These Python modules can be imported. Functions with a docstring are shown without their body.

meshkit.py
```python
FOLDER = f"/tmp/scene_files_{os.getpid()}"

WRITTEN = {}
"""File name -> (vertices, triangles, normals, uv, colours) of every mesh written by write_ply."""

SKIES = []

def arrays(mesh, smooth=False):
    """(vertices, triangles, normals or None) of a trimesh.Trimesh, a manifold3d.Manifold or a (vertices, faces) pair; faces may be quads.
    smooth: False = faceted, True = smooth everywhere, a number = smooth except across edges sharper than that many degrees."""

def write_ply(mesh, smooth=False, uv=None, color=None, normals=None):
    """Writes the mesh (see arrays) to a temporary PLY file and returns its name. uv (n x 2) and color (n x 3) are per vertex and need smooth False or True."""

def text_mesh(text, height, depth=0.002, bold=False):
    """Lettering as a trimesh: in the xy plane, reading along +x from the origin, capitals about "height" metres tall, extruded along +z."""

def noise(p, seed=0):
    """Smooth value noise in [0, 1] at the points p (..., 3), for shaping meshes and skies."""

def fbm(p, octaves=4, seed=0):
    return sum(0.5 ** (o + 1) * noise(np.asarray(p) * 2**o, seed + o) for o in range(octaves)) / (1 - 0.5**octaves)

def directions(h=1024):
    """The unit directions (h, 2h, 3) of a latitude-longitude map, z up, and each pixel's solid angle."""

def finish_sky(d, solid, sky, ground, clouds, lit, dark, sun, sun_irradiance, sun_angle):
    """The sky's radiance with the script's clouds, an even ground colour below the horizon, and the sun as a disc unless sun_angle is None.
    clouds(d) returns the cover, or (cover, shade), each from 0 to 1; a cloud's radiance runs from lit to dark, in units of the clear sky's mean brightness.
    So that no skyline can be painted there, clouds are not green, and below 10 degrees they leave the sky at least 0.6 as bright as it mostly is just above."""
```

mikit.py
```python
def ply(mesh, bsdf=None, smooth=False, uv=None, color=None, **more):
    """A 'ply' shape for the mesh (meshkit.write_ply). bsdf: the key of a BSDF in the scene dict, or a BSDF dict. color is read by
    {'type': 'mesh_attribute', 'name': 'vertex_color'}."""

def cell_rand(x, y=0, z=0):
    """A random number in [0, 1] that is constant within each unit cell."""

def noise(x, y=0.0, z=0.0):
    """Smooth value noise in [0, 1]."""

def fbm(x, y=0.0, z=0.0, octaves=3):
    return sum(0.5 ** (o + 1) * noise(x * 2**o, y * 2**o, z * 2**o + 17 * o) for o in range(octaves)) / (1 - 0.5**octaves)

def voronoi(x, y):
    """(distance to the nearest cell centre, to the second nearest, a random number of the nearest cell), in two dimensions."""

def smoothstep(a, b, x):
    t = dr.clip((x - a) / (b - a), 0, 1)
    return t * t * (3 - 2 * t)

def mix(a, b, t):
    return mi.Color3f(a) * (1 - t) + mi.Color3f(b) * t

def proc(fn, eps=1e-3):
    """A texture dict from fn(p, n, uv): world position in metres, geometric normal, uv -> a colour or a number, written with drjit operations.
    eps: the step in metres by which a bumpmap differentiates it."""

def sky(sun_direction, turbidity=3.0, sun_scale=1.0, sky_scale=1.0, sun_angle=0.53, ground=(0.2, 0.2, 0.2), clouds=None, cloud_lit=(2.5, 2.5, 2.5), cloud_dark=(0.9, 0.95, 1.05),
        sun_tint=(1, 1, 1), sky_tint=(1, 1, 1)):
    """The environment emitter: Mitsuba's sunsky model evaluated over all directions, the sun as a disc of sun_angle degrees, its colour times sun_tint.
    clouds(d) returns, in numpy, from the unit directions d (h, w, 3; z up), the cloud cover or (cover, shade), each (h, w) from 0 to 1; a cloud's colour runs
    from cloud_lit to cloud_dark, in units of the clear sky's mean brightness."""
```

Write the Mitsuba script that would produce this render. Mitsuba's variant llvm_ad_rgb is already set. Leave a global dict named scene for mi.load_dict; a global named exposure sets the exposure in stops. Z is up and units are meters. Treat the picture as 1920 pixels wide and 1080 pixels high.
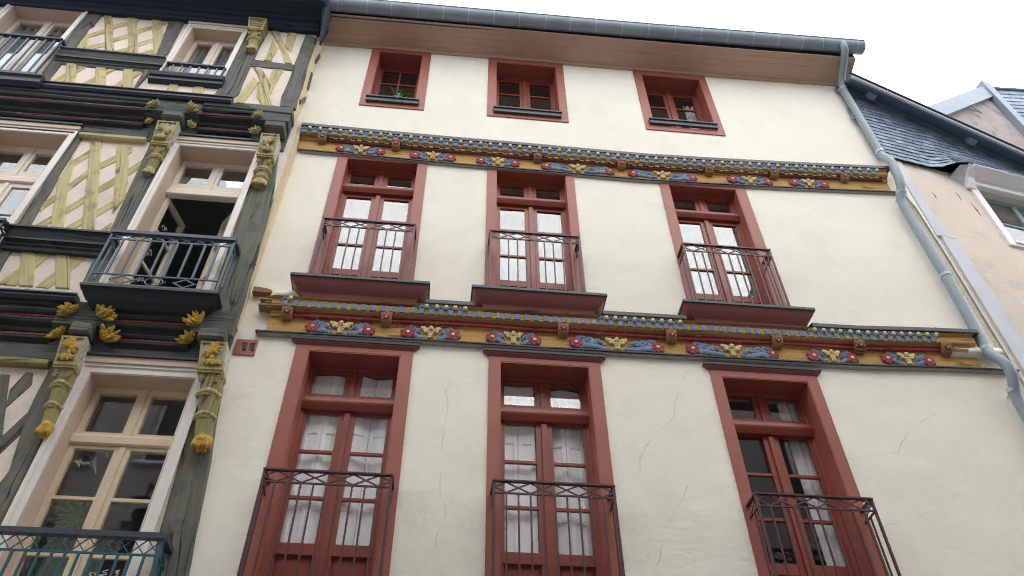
import math
import numpy as np, trimesh, mitsuba as mi, drjit as dr, mikit, meshkit
from mikit import proc, noise, fbm, voronoi, cell_rand, smoothstep, mix
from shapely.geometry import Polygon, box as sbox
from shapely.ops import unary_union

T = mi.ScalarTransform4f
PI = math.pi
scene, labels = {}, {}
RNG = np.random.default_rng(7)

# ------------------------------------------------------------------ camera, sky, exposure
CAM = np.array([0.0, -6.0, 1.6])
scene['camera'] = {'type': 'perspective', 'fov': 65.587, 'fov_axis': 'x', 'near_clip': 0.05, 'far_clip': 400.0,
                   'to_world': T().look_at(origin=CAM.tolist(), target=(CAM + [0.07617, 0.68854, 0.72119]).tolist(), up=[-0.0681, -0.71801, 0.6927])}
scene['sky'] = mikit.sky((0.15, -0.55, 0.8), turbidity=3, sun_scale=0.1, sun_angle=50, clouds=lambda d: 1.0, cloud_lit=(2.38, 2.52, 2.68), sun_tint=(0.85, 0.97, 1.15))
exposure = 3.45


# ------------------------------------------------------------------ materials
def two(b):
    return {'type': 'twosided', 'bsdf': b}


def bump(b, fn, scale=1.0, eps=2e-3):
    return {'type': 'bumpmap', 'tex': proc(fn, eps), 'scale': scale, 'nested': b}


# All paints share one BSDF and all timbers another: a mesh's uv carries the row of the palette, so that the renderer compiles few materials.
PAINTS, WOODS, STUCCOS = {}, {}, {}


def paint(name, rgb, rough=0.55, var=0.12, scale=9.0, wear=None):
    """rgb: the paint's own colour; var, scale: mottling; wear: the colour that shows in small chips"""
    PAINTS[name] = (rgb, rough, var, scale, wear)


def wood(name, rgb, dark, crack=0.5, spot=None):
    """old painted timber: rgb paint, dark = colour in the shakes, spot = weathered patches"""
    WOODS[name] = (rgb, dark, crack, spot or rgb)


def stucco(name, a, b, spotc=(0.3, 0.27, 0.22), amount=0.12):
    STUCCOS[name] = (a, b, spotc, amount)


def table(rows):
    """a palette column as a drjit array looked up by row number"""
    a = np.asarray(rows, dtype=np.float32)
    if a.ndim == 1:
        data = mi.Float(a)
        return lambda i: dr.gather(mi.Float, data, i)
    ch = [mi.Float(np.ascontiguousarray(a[:, k])) for k in range(3)]
    return lambda i: mi.Color3f(*[dr.gather(mi.Float, c, i) for c in ch])


def seg_dist(x, z, lines):
    best = mi.Float(9.0)
    for line in lines:
        for (ax, az), (bx, bz) in zip(line[:-1], line[1:]):
            dx, dz = bx - ax, bz - az
            t = dr.clip(((x - ax) * dx + (z - az) * dz) / (dx * dx + dz * dz), 0, 1)
            best = dr.minimum(best, dr.square(x - ax - t * dx) + dr.square(z - az - t * dz))
    return dr.sqrt(best)


TIMBERS = [
    ('post', -0.3, 2, [(-5.501, 12.746), (-5.306, 12.759), (-5.297, 12.335), (-5.324, 12.274), (-5.301, 11.697), (-5.309, 11.323), (-5.296, 10.79), (-5.262, 10.706), (-5.45, 10.808), (-5.481, 11.413), (-5.488, 11.789)]),
    ('post', -0.3, 2, [(-4.354, 12.67), (-4.326, 12.704), (-4.139, 12.714), (-4.101, 11.773), (-4.221, 10.718), (-4.238, 10.77), (-4.257, 11.251), (-4.225, 11.749)]),
    ('brace', -0.3, 1, [(-5.3, 12.76), (-5.193, 12.783), (-4.788, 11.668), (-4.908, 11.683)]),
    ('brace', -0.3, 1, [(-4.983, 12.769), (-4.859, 12.795), (-4.459, 11.654), (-4.606, 11.703)]),
    ('brace', -0.3, 1, [(-4.635, 12.784), (-4.499, 12.784), (-4.274, 12.131), (-4.235, 11.646), (-4.268, 11.69)]),
    ('brace', -0.3, 1, [(-5.3, 12.143), (-5.128, 11.679), (-5.28, 11.701), (-5.309, 11.876)]),
    ('brace', -0.3, 1, [(-5.291, 11.351), (-5.155, 11.352), (-4.955, 10.759), (-5.086, 10.77)]),
    ('brace', -0.3, 1, [(-4.9, 11.326), (-4.763, 11.327), (-4.578, 10.757), (-4.716, 10.755)]),
    ('brace', -0.3, 1, [(-4.544, 11.307), (-4.412, 11.306), (-4.24, 10.77), (-4.37, 10.77)]),
    ('brace', -0.3, 0, [(-5.314, 12.081), (-5.136, 12.293), (-5.063, 12.441), (-4.922, 12.583), (-4.805, 12.743), (-4.765, 12.619), (-4.881, 12.462), (-5.022, 12.322), (-5.095, 12.176), (-5.272, 11.967)]),
    ('brace', -0.3, 0, [(-5.199, 11.768), (-5.003, 11.93), (-4.932, 12.082), (-4.791, 12.226), (-4.701, 12.381), (-4.559, 12.55), (-4.354, 12.843), (-4.314, 12.706), (-4.518, 12.418), (-4.659, 12.252), (-4.749, 12.099), (-4.89, 11.958), (-4.961, 11.809), (-5.155, 11.649)]),
    ('brace', -0.3, 0, [(-4.854, 11.688), (-4.663, 11.858), (-4.569, 12.002), (-4.425, 12.174), (-4.336, 12.317), (-4.283, 12.494), (-4.248, 12.373), (-4.301, 12.199), (-4.389, 12.058), (-4.533, 11.889), (-4.627, 11.747), (-4.816, 11.58)]),
    ('brace', -0.3, 0, [(-4.493, 11.699), (-4.315, 11.848), (-4.281, 11.893), (-4.243, 11.771), (-4.277, 11.727), (-4.455, 11.58)]),
    ('brace', -0.3, 0, [(-5.291, 10.779), (-5.178, 11.039), (-5.1, 11.326), (-4.95, 11.336), (-5.151, 10.77)]),
    ('brace', -0.3, 0, [(-4.919, 10.765), (-4.729, 11.213), (-4.662, 11.333), (-4.574, 11.325), (-4.807, 10.773)]),
    ('brace', -0.3, 0, [(-4.539, 10.763), (-4.457, 11.027), (-4.344, 11.307), (-4.242, 11.313), (-4.315, 11.076), (-4.416, 10.773)]),
    ('post', -0.3, 2, [(-3.237, 12.613), (-2.931, 12.646), (-2.95, 11.809), (-2.95, 11.621), (-2.931, 10.879), (-3.021, 10.643), (-3.241, 10.628), (-3.21, 11.129)]),
    ('post', -0.3, 2, [(-2.389, 12.67), (-2.226, 12.59), (-2.207, 11.921), (-2.17, 10.961), (-2.164, 10.63), (-2.362, 10.663), (-2.386, 10.925), (-2.382, 11.736)]),
    ('rail', -0.3, 1, [(-2.955, 11.803), (-2.385, 11.766), (-2.379, 11.602), (-2.952, 11.62)]),
    ('brace', -0.3, 1, [(-2.903, 12.695), (-2.782, 12.705), (-2.585, 12.218), (-2.414, 11.776), (-2.521, 11.792), (-2.598, 12.03)]),
    ('brace', -0.3, 1, [(-2.808, 12.42), (-2.703, 12.182), (-2.711, 11.803), (-2.815, 11.804)]),
    ('brace', -0.3, 1, [(-2.648, 12.675), (-2.515, 12.688), (-2.494, 12.102), (-2.613, 12.267)]),
    ('brace', -0.3, 1, [(-2.91, 11.603), (-2.804, 11.61), (-2.658, 11.343), (-2.542, 10.899), (-2.415, 10.589), (-2.548, 10.579), (-2.713, 10.87), (-2.761, 11.301)]),
    ('brace', -0.3, 1, [(-2.646, 11.601), (-2.507, 11.601), (-2.545, 10.944), (-2.648, 11.297)]),
    ('brace', -0.3, 1, [(-2.85, 11.333), (-2.747, 11.209), (-2.839, 10.629), (-2.973, 10.629)]),
    ('stud', -0.3, 1, [(-3.846, 11.007), (-3.735, 11.015), (-3.723, 10.779), (-3.848, 10.769)]),
    ('stud', -0.3, 1, [(-3.529, 10.993), (-3.407, 11.002), (-3.39, 10.769), (-3.519, 10.769)]),
    ('post', -0.14, 2, [(-4.674, 9.914), (-4.566, 9.86), (-4.542, 9.106), (-4.527, 8.975), (-4.497, 8.198), (-4.514, 7.892), (-4.498, 7.541), (-4.458, 7.176), (-4.591, 7.163), (-4.645, 7.769), (-4.63, 8.192), (-4.646, 8.969)]),
    ('post', -0.14, 2, [(-3.779, 9.895), (-3.502, 9.971), (-3.501, 9.079), (-3.475, 8.2), (-3.462, 7.334), (-3.66, 7.314), (-3.691, 7.89), (-3.676, 8.222), (-3.734, 9.079)]),
    ('brace', -0.14, 1, [(-4.452, 9.785), (-4.325, 9.78), (-4.091, 9.032), (-3.828, 8.169), (-3.966, 8.171), (-4.22, 9.015)]),
    ('brace', -0.14, 1, [(-4.145, 9.783), (-3.997, 9.77), (-3.785, 9.072), (-3.718, 8.73), (-3.751, 8.488), (-3.921, 9.054)]),
    ('brace', -0.14, 1, [(-4.538, 9.469), (-4.461, 9.296), (-4.404, 8.991), (-4.149, 8.176), (-4.285, 8.187), (-4.521, 8.975)]),
    ('brace', -0.14, 1, [(-4.456, 7.882), (-4.313, 7.881), (-4.187, 7.534), (-4.099, 7.294), (-4.24, 7.295), (-4.331, 7.558)]),
    ('brace', -0.14, 1, [(-4.103, 7.861), (-3.955, 7.852), (-3.755, 7.297), (-3.89, 7.292)]),
    ('brace', -0.14, 0, [(-4.544, 9.343), (-4.516, 9.412), (-4.412, 9.625), (-4.331, 9.831), (-4.281, 9.69), (-4.363, 9.488), (-4.466, 9.279), (-4.494, 9.212)]),
    ('brace', -0.14, 0, [(-4.541, 8.537), (-4.524, 8.606), (-4.465, 8.758), (-4.393, 8.947), (-4.29, 9.239), (-4.206, 9.39), (-4.08, 9.572), (-3.963, 9.781), (-3.917, 9.64), (-4.033, 9.436), (-4.159, 9.257), (-4.243, 9.11), (-4.346, 8.823), (-4.418, 8.638), (-4.477, 8.489), (-4.494, 8.421)]),
    ('brace', -0.14, 0, [(-4.457, 8.221), (-4.358, 8.387), (-4.264, 8.548), (-4.151, 8.764), (-4.073, 8.933), (-3.94, 9.145), (-3.854, 9.336), (-3.723, 9.617), (-3.677, 9.469), (-3.807, 9.194), (-3.893, 9.007), (-4.026, 8.799), (-4.104, 8.634), (-4.216, 8.422), (-4.31, 8.265), (-4.408, 8.102)]),
    ('brace', -0.14, 0, [(-4.17, 8.174), (-4.041, 8.388), (-3.941, 8.53), (-3.821, 8.727), (-3.741, 8.885), (-3.697, 8.753), (-3.777, 8.598), (-3.896, 8.405), (-3.996, 8.266), (-4.125, 8.056)]),
    ('brace', -0.14, 0, [(-3.79, 8.2), (-3.718, 8.344), (-3.688, 8.256), (-3.76, 8.115)]),
    ('brace', -0.14, 0, [(-4.438, 7.298), (-4.43, 7.337), (-4.204, 7.876), (-4.088, 7.863), (-4.256, 7.286)]),
    ('brace', -0.14, 0, [(-4.081, 7.288), (-3.875, 7.853), (-3.723, 7.844), (-3.951, 7.278)]),
    ('post', -0.14, 2, [(-2.505, 10.202), (-2.28, 10.236), (-2.117, 8.96), (-2.08, 7.962), (-2.049, 6.793), (-2.4, 6.763), (-2.39, 7.4), (-2.407, 8.188), (-2.416, 8.893)]),
    ('post', -0.02, 2, [(-3.62, 6.6), (-3.36, 6.6), (-3.355, 5.6), (-3.36, 4.2), (-3.62, 4.2), (-3.57, 4.9), (-3.5, 5.3), (-3.6, 5.85)]),
    ('brace', -0.02, 1, [(-4.006, 6.279), (-3.923, 6.28), (-3.759, 5.791), (-3.695, 5.619), (-3.762, 5.624), (-3.862, 5.918)]),
    ('brace', -0.02, 0, [(-3.86, 6.121), (-3.802, 6.326), (-3.737, 6.321), (-3.692, 6.184), (-3.802, 5.907)]),
    ('brace', -0.02, 0, [(-3.739, 5.571), (-3.7, 5.646), (-3.596, 5.912), (-3.571, 5.88), (-3.539, 5.712), (-3.644, 5.452), (-3.67, 5.416)]),
    ('post', -0.02, 2, [(-2.316, 6.486), (-2.061, 6.506), (-2.038, 6.314), (-1.929, 5.398), (-1.842, 4.471), (-1.823, 4.292), (-2.139, 4.28), (-2.122, 4.459), (-2.154, 4.811), (-2.198, 5.542)]),
]
CRACKS = [
    [(0.04, 6.49), (0.00, 6.40), (0.01, 6.21), (0.01, 5.88), (0.05, 5.53), (0.04, 5.25), (0.05, 5.04), (0.04, 4.82)],
    [(2.45, 6.85), (2.38, 6.66), (2.25, 6.37), (2.20, 6.22), (2.03, 6.05), (1.92, 5.91), (1.83, 5.73), (1.80, 5.62)],
    [(4.94, 6.45), (4.79, 6.38), (4.59, 6.24), (4.45, 6.09), (4.38, 5.97), (4.27, 5.96), (4.10, 5.94)],
    [(4.82, 5.75), (4.68, 5.57), (4.52, 5.42), (4.31, 5.27), (3.96, 5.18)],
    [(2.25, 5.52), (2.10, 5.27), (2.00, 5.11), (1.90, 4.88), (1.85, 4.74)],
]
LEAVES = [(-3.878, -0.33, 10.399, 1), (-3.356, -0.33, 10.378, 1.2), (-2.585, -0.33, 10.354, 1), (-3.879, -0.24, 10.152, 0.7), (-3.317, -0.24, 10.137, 1), (-2.578, -0.24, 10.128, 1.1), (-3.649, -0.17, 6.953, 1.3), (-3.235, -0.17, 6.943, 1.6), (-3.674, -0.1, 6.726, 1.1), (-3.152, -0.1, 6.726, 1.5), (-2.465, -0.17, 6.924, 1.4), (-2.489, -0.1, 6.76, 1.3)]



def cream_colour(p, n, uv):
    m = fbm(p.x * 1.1, p.z * 1.3, 2.0, 4)
    fine = fbm(p.x * 26, p.z * 30, 1.0, 3)
    k = mix((0.735, 0.69, 0.59), (0.78, 0.74, 0.645), m) * (0.965 + 0.07 * fine)
    # weathering: grey-brown blotches with a ragged outline
    b = fbm(p.x * 3.1, p.z * 2.3, 7.0, 5)
    st = smoothstep(0.6, 0.72, b) * 0.06
    k = k * (1 - st) + mi.Color3f(0.38, 0.34, 0.27) * st
    # street grime rubbed in beside the two lower left windows, ragged and grainy
    for gx, gz, rx, rz in ((-0.16, 5.08, 0.16, 0.22), (0.26, 5.12, 0.17, 0.25), (1.72, 5.0, 0.16, 0.3)):
        e = dr.square((p.x - gx) / rx) + dr.square((p.z - gz) / rz) + 2.4 * (fbm(p.x * 7, p.z * 7, 5.0, 4) - 0.5)
        g = (1 - smoothstep(0.5, 1.1, e)) * 0.09 * smoothstep(0.3, 0.6, fbm(p.x * 45, p.z * 45, 2.0, 2))
        k = k * (1 - g) + mi.Color3f(0.3, 0.28, 0.25) * g
    wob = 0.11 * (fbm(p.x * 4.5, p.z * 4.5, 4.0, 4) - 0.5)
    d = seg_dist(p.x + wob, p.z + wob, CRACKS)
    w = 0.0015 + 0.0035 * noise(p.x * 7, p.z * 7, 3.0)
    c = (1 - smoothstep(w * 0.4, w * 1.6, d)) * 0.36 * smoothstep(0.25, 0.6, noise(p.x * 5, p.z * 5, 8.0))
    return k * (1 - c) + mi.Color3f(0.2, 0.17, 0.13) * c


def cream_height(p, n, uv):
    return 0.013 * fbm(p.x * 2.2, p.z * 2.6, 0.0, 2) + 0.0022 * fbm(p.x * 9, p.z * 12, 3.0, 3) + 0.002 * noise(p.x * 34, p.z * 40, 3.0) + 0.0012 * noise(p.x * 110, p.z * 120)


scene['cream_plaster'] = two(bump({'type': 'principled', 'base_color': proc(cream_colour), 'roughness': 0.9, 'specular': 0.15}, cream_height, 1.0, 4e-3))


stucco('pink_infill', (0.64, 0.555, 0.475), (0.73, 0.645, 0.56), amount=0.2)
stucco('side_plaster', (0.52, 0.41, 0.27), (0.62, 0.5, 0.34))
stucco('beige_stucco', (0.57, 0.495, 0.415), (0.66, 0.58, 0.49), (0.45, 0.39, 0.33), 0.3)
stucco('gable_stucco', (0.24, 0.21, 0.195), (0.36, 0.315, 0.29), (0.16, 0.15, 0.145), 0.6)
stucco('opposite_stucco', (0.33, 0.31, 0.28), (0.4, 0.375, 0.34))
stucco('paving_stone', (0.14, 0.135, 0.13), (0.2, 0.195, 0.19))
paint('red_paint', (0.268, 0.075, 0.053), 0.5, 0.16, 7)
paint('shaded_red_paint', (0.165, 0.05, 0.046), 0.5, 0.16, 7)  # red of the casings with the shade of undersides put into the colour
paint('shaded_sash_red', (0.225, 0.048, 0.03), 0.42, 0.16, 7)  # same red as the casings, darkened in colour for the recess shade
paint('rail_paint', (0.068, 0.027, 0.034), 0.45, 0.0)
paint('flashing', (0.045, 0.047, 0.058), 0.5, 0.3, 14)
paint('navy_flashing', (0.022, 0.028, 0.04), 0.45, 0.0)
paint('zinc', (0.215, 0.25, 0.3), 0.42, 0.2, 5)
paint('zinc_seam', (0.4, 0.46, 0.53), 0.4, 0.0)
paint('zinc_light', (0.47, 0.485, 0.52), 0.6, 0.12, 4)
paint('zinc_dark', (0.11, 0.145, 0.19), 0.45, 0.2, 5)
paint('zinc_pipe', (0.23, 0.275, 0.305), 0.5, 0.12, 6)
paint('soffit_paint', (0.42, 0.275, 0.2), 0.6, 0.08, 6)
paint('beam_blue', (0.135, 0.2, 0.305), 0.75, 0.2, 30, (0.33, 0.3, 0.25))
paint('carved_cream', (0.62, 0.52, 0.29), 0.75, 0.25, 30, (0.36, 0.25, 0.12))
paint('bead_cream', (0.66, 0.56, 0.35), 0.7, 0.0)
paint('crimson', (0.255, 0.026, 0.045), 0.65, 0.3, 25, (0.22, 0.13, 0.09))
paint('maroon', (0.13, 0.036, 0.035), 0.7, 0.25, 25)
paint('gold_paint', (0.40, 0.245, 0.03), 0.75, 0.25, 25, (0.28, 0.2, 0.06))
paint('olive_gold', (0.34, 0.275, 0.115), 0.8, 0.3, 22, (0.2, 0.17, 0.1))
paint('pale_grey_paint', (0.42, 0.41, 0.38), 0.8, 0.2, 22, (0.25, 0.24, 0.2))
paint('weathered_grey', (0.27, 0.25, 0.23), 0.8, 0.3, 14)
paint('window_beige', (0.62, 0.50, 0.36), 0.5, 0.07)
paint('window_pale', (0.66, 0.575, 0.485), 0.5, 0.07)
paint('window_white', (0.66, 0.62, 0.58), 0.5, 0.08, 7, None)
paint('reveal_beige', (0.50, 0.39, 0.31), 0.6, 0.0)
paint('steel_blue_paint', (0.075, 0.11, 0.145), 0.4, 0.0)
paint('hand_rail_grey', (0.045, 0.058, 0.075), 0.4, 0.0)
paint('teal_paint', (0.022, 0.09, 0.125), 0.4, 0.0)
paint('charcoal_paint', (0.016, 0.02, 0.028), 0.45, 0.0)
paint('grey_green_paint', (0.2, 0.29, 0.3), 0.5, 0.0)
paint('white_wood', (0.72, 0.7, 0.7), 0.6, 0.0)
paint('interior', (0.3, 0.34, 0.33), 0.9, 0.0)
paint('shutter_white', (0.82, 0.85, 0.86), 0.55, 0.0)
paint('lamp_black', (0.012, 0.012, 0.013), 0.4, 0.0)
paint('chalk', (0.6, 0.6, 0.58), 0.9, 0.0)
paint('roof_dark', (0.09, 0.1, 0.115), 0.7, 0.0)
wood('ochre_wood', (0.46, 0.27, 0.095), (0.12, 0.06, 0.025), crack=0.75)
wood('rough_wood', (0.25, 0.14, 0.065), (0.06, 0.03, 0.015), crack=0.95)
wood('yellow_timber', (0.455, 0.385, 0.20), (0.09, 0.075, 0.035), crack=0.75, spot=(0.27, 0.225, 0.12))
wood('green_timber', (0.125, 0.125, 0.098), (0.02, 0.022, 0.018), crack=0.9, spot=(0.075, 0.085, 0.078))
wood('grey_timber', (0.115, 0.113, 0.1), (0.018, 0.02, 0.02), crack=0.9, spot=(0.062, 0.066, 0.062))
wood('dark_timber', (0.035, 0.042, 0.042), (0.006, 0.007, 0.008), crack=0.8, spot=(0.055, 0.062, 0.052))
wood('fascia_timber', (0.085, 0.095, 0.085), (0.015, 0.016, 0.016), crack=0.9, spot=(0.065, 0.08, 0.078))
wood('olive_timber', (0.26, 0.22, 0.095), (0.04, 0.035, 0.02), crack=0.85, spot=(0.16, 0.155, 0.085))
wood('eave_timber', (0.028, 0.04, 0.06), (0.008, 0.01, 0.015), crack=0.7)  # bluish cast of lens veil is mixed into this dark colour
for i, c in enumerate(((0.16, 0.21, 0.28), (0.21, 0.265, 0.335), (0.12, 0.165, 0.225), (0.175, 0.22, 0.275), (0.24, 0.29, 0.35))):
    paint('slate_%d' % i, c, 0.42, 0.16, 11)
paint('slate_back', (0.05, 0.06, 0.075), 0.7, 0.0)
def row(uv, step=1.0):
    return mi.UInt32(dr.maximum(dr.floor(uv.x / step), 0))


def add_palettes():
    P = list(PAINTS.values())
    base, var, scl = table([p[0] for p in P]), table([p[2] for p in P]), table([p[3] for p in P])
    rgh, wear, has = table([p[1] for p in P]), table([p[4] or (0, 0, 0) for p in P]), table([1.0 if p[4] else 0.0 for p in P])

    def paint_colour(p, n, uv):
        i = row(uv)
        f = scl(i)
        m = fbm(p.x * f, p.y * f, p.z * f * 0.6, 3)
        g = noise(p.x * 60, p.y * 60, p.z * 60)
        k = base(i) * (1 + var(i) * (1.7 * (m - 0.5) + 0.5 * (g - 0.5)))
        w = smoothstep(0.64, 0.7, fbm(p.x * 38, p.y * 38, p.z * 16, 2)) * has(i)
        return k * (1 - w) + wear(i) * w

    scene['paint'] = two({'type': 'principled', 'base_color': proc(paint_colour), 'roughness': proc(lambda p, n, uv: rgh(row(uv))), 'specular': 0.4})
    W = list(WOODS.values())
    wc, wd, wk, ws = table([w[0] for w in W]), table([w[1] for w in W]), table([w[2] for w in W]), table([w[3] for w in W])

    def grain(uv):
        u = uv.x - 64 * dr.floor(uv.x / 64)
        g = fbm(u * 2.5, uv.y * 55, 0.0, 2)
        w = uv.y + 0.02 * noise(u * 3, uv.y * 4)
        k = noise(u * 1.3, w * 24, 5.0)
        k = (1 - smoothstep(0.01, 0.075, dr.abs(k - 0.5))) * smoothstep(0.42, 0.56, noise(u * 1.7, uv.y * 8, 9.0))
        return u, g, k * wk(row(uv, 64))

    def wood_colour(p, n, uv):
        i = row(uv, 64)
        u, g, k = grain(uv)
        out = wc(i) * (0.64 + 0.42 * g + 0.3 * fbm(u * 1.8, uv.y * 7, 3.0, 3))
        s = 0.6 * smoothstep(0.55, 0.68, fbm(p.x * 8, p.y * 8, p.z * 5, 3))
        out = out * (1 - s) + ws(i) * s
        return out * (1 - k) + wd(i) * k

    def wood_height(p, n, uv):
        u, g, k = grain(uv)
        return 0.35 * g - 0.8 * k

    scene['timber'] = two(bump({'type': 'principled', 'base_color': proc(wood_colour), 'roughness': 0.8, 'specular': 0.25}, wood_height, 0.007))
    S = list(STUCCOS.values())
    sa, sb, sc, sm = table([x[0] for x in S]), table([x[1] for x in S]), table([x[2] for x in S]), table([x[3] for x in S])

    def stucco_colour(p, n, uv):
        i = row(uv)
        m = fbm(p.x * 2.1 + p.y * 1.3, p.y * 2.1, p.z * 1.7, 4)
        k = (sa(i) * (1 - m) + sb(i) * m) * (0.93 + 0.14 * fbm(p.x * 33, p.y * 33, p.z * 33, 2))
        s = smoothstep(0.56, 0.7, fbm(p.x * 4.3, p.y * 4.3, p.z * 3.1 + 9, 4)) * sm(i)
        return k * (1 - s) + sc(i) * s

    scene['stucco'] = two(bump({'type': 'principled', 'base_color': proc(stucco_colour), 'roughness': 0.92, 'specular': 0.1}, lambda p, n, uv: fbm(p.x * 14, p.y * 14, p.z * 14, 3), 0.007))


add_palettes()


def shape(mesh, mat, smooth=False, uv=None):
    """the ply dict of a mesh in a material of the palettes (or any BSDF of the scene)"""
    for pal, name, step in ((PAINTS, 'paint', 1.0), (WOODS, 'timber', 64.0), (STUCCOS, 'stucco', 1.0)):
        if mat in pal:
            i = list(pal).index(mat)
            if isinstance(mesh, tuple):
                mesh = trimesh.Trimesh(np.asarray(mesh[0], float), np.asarray(mesh[1]), process=False)
            if smooth is not False and smooth is not True:
                mesh = trimesh.graph.smooth_shade(mesh, angle=math.radians(smooth), facet_minarea=None)
                smooth, uv = True, None
            v = np.asarray(mesh.vertices)
            if pal is WOODS:
                u = np.stack([v[:, 0], v[:, 2] + v[:, 1]], 1) if uv is None else np.asarray(uv, float)
                u = np.stack([np.mod(u[:, 0].min(), 17) + u[:, 0] - u[:, 0].min() + 64.0 * i + 1, u[:, 1]], 1)
            else:
                u = np.tile([i + 0.5, 0.0], (len(v), 1))
            return mikit.ply(mesh, name, smooth, u)
    return mikit.ply(mesh, mat, smooth, uv)



scene['window_glass'] = {'type': 'thindielectric', 'int_ior': 1.68}
scene['bright_glass'] = {'type': 'thindielectric', 'int_ior': 1.95}
scene['clear_glass'] = {'type': 'thindielectric', 'int_ior': 1.5}
scene['net_curtain'] = {'type': 'principledthin', 'base_color': {'type': 'rgb', 'value': [0.3, 0.34, 0.39]}, 'roughness': 0.9, 'diff_trans': 0.7, 'spec_trans': 0.0}
scene['white_curtain'] = {'type': 'principledthin', 'base_color': {'type': 'rgb', 'value': [0.75, 0.76, 0.76]}, 'roughness': 0.9, 'diff_trans': 0.4, 'spec_trans': 0.0}
scene['grey_curtain'] = {'type': 'principledthin', 'base_color': {'type': 'rgb', 'value': [0.42, 0.46, 0.5]}, 'roughness': 0.9, 'diff_trans': 0.5, 'spec_trans': 0.0}


def leaf_bsdf(name, a, b, freq):
    def col(p, n, uv):
        return mix(a, b, smoothstep(0.45, 0.6, noise(uv.x * freq, uv.y * 30)))
    scene[name] = {'type': 'principledthin', 'base_color': proc(col), 'roughness': 0.5, 'diff_trans': 0.6, 'spec_trans': 0.0}


leaf_bsdf('leaf_green', (0.04, 0.11, 0.03), (0.07, 0.16, 0.045), 8)
leaf_bsdf('leaf_striped', (0.09, 0.16, 0.06), (0.42, 0.46, 0.3), 26)


# ------------------------------------------------------------------ building helpers
def key_for(base):
    k, i = base, 0
    while k in scene or k in labels:
        i += 1
        k = '%s_%03d' % (base, i)
    return k


def thing(name, label, cat, group=None):
    k = key_for(name)
    labels[k] = {'label': label, 'category': cat}
    if group:
        labels[k]['group'] = group
    return k


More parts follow.
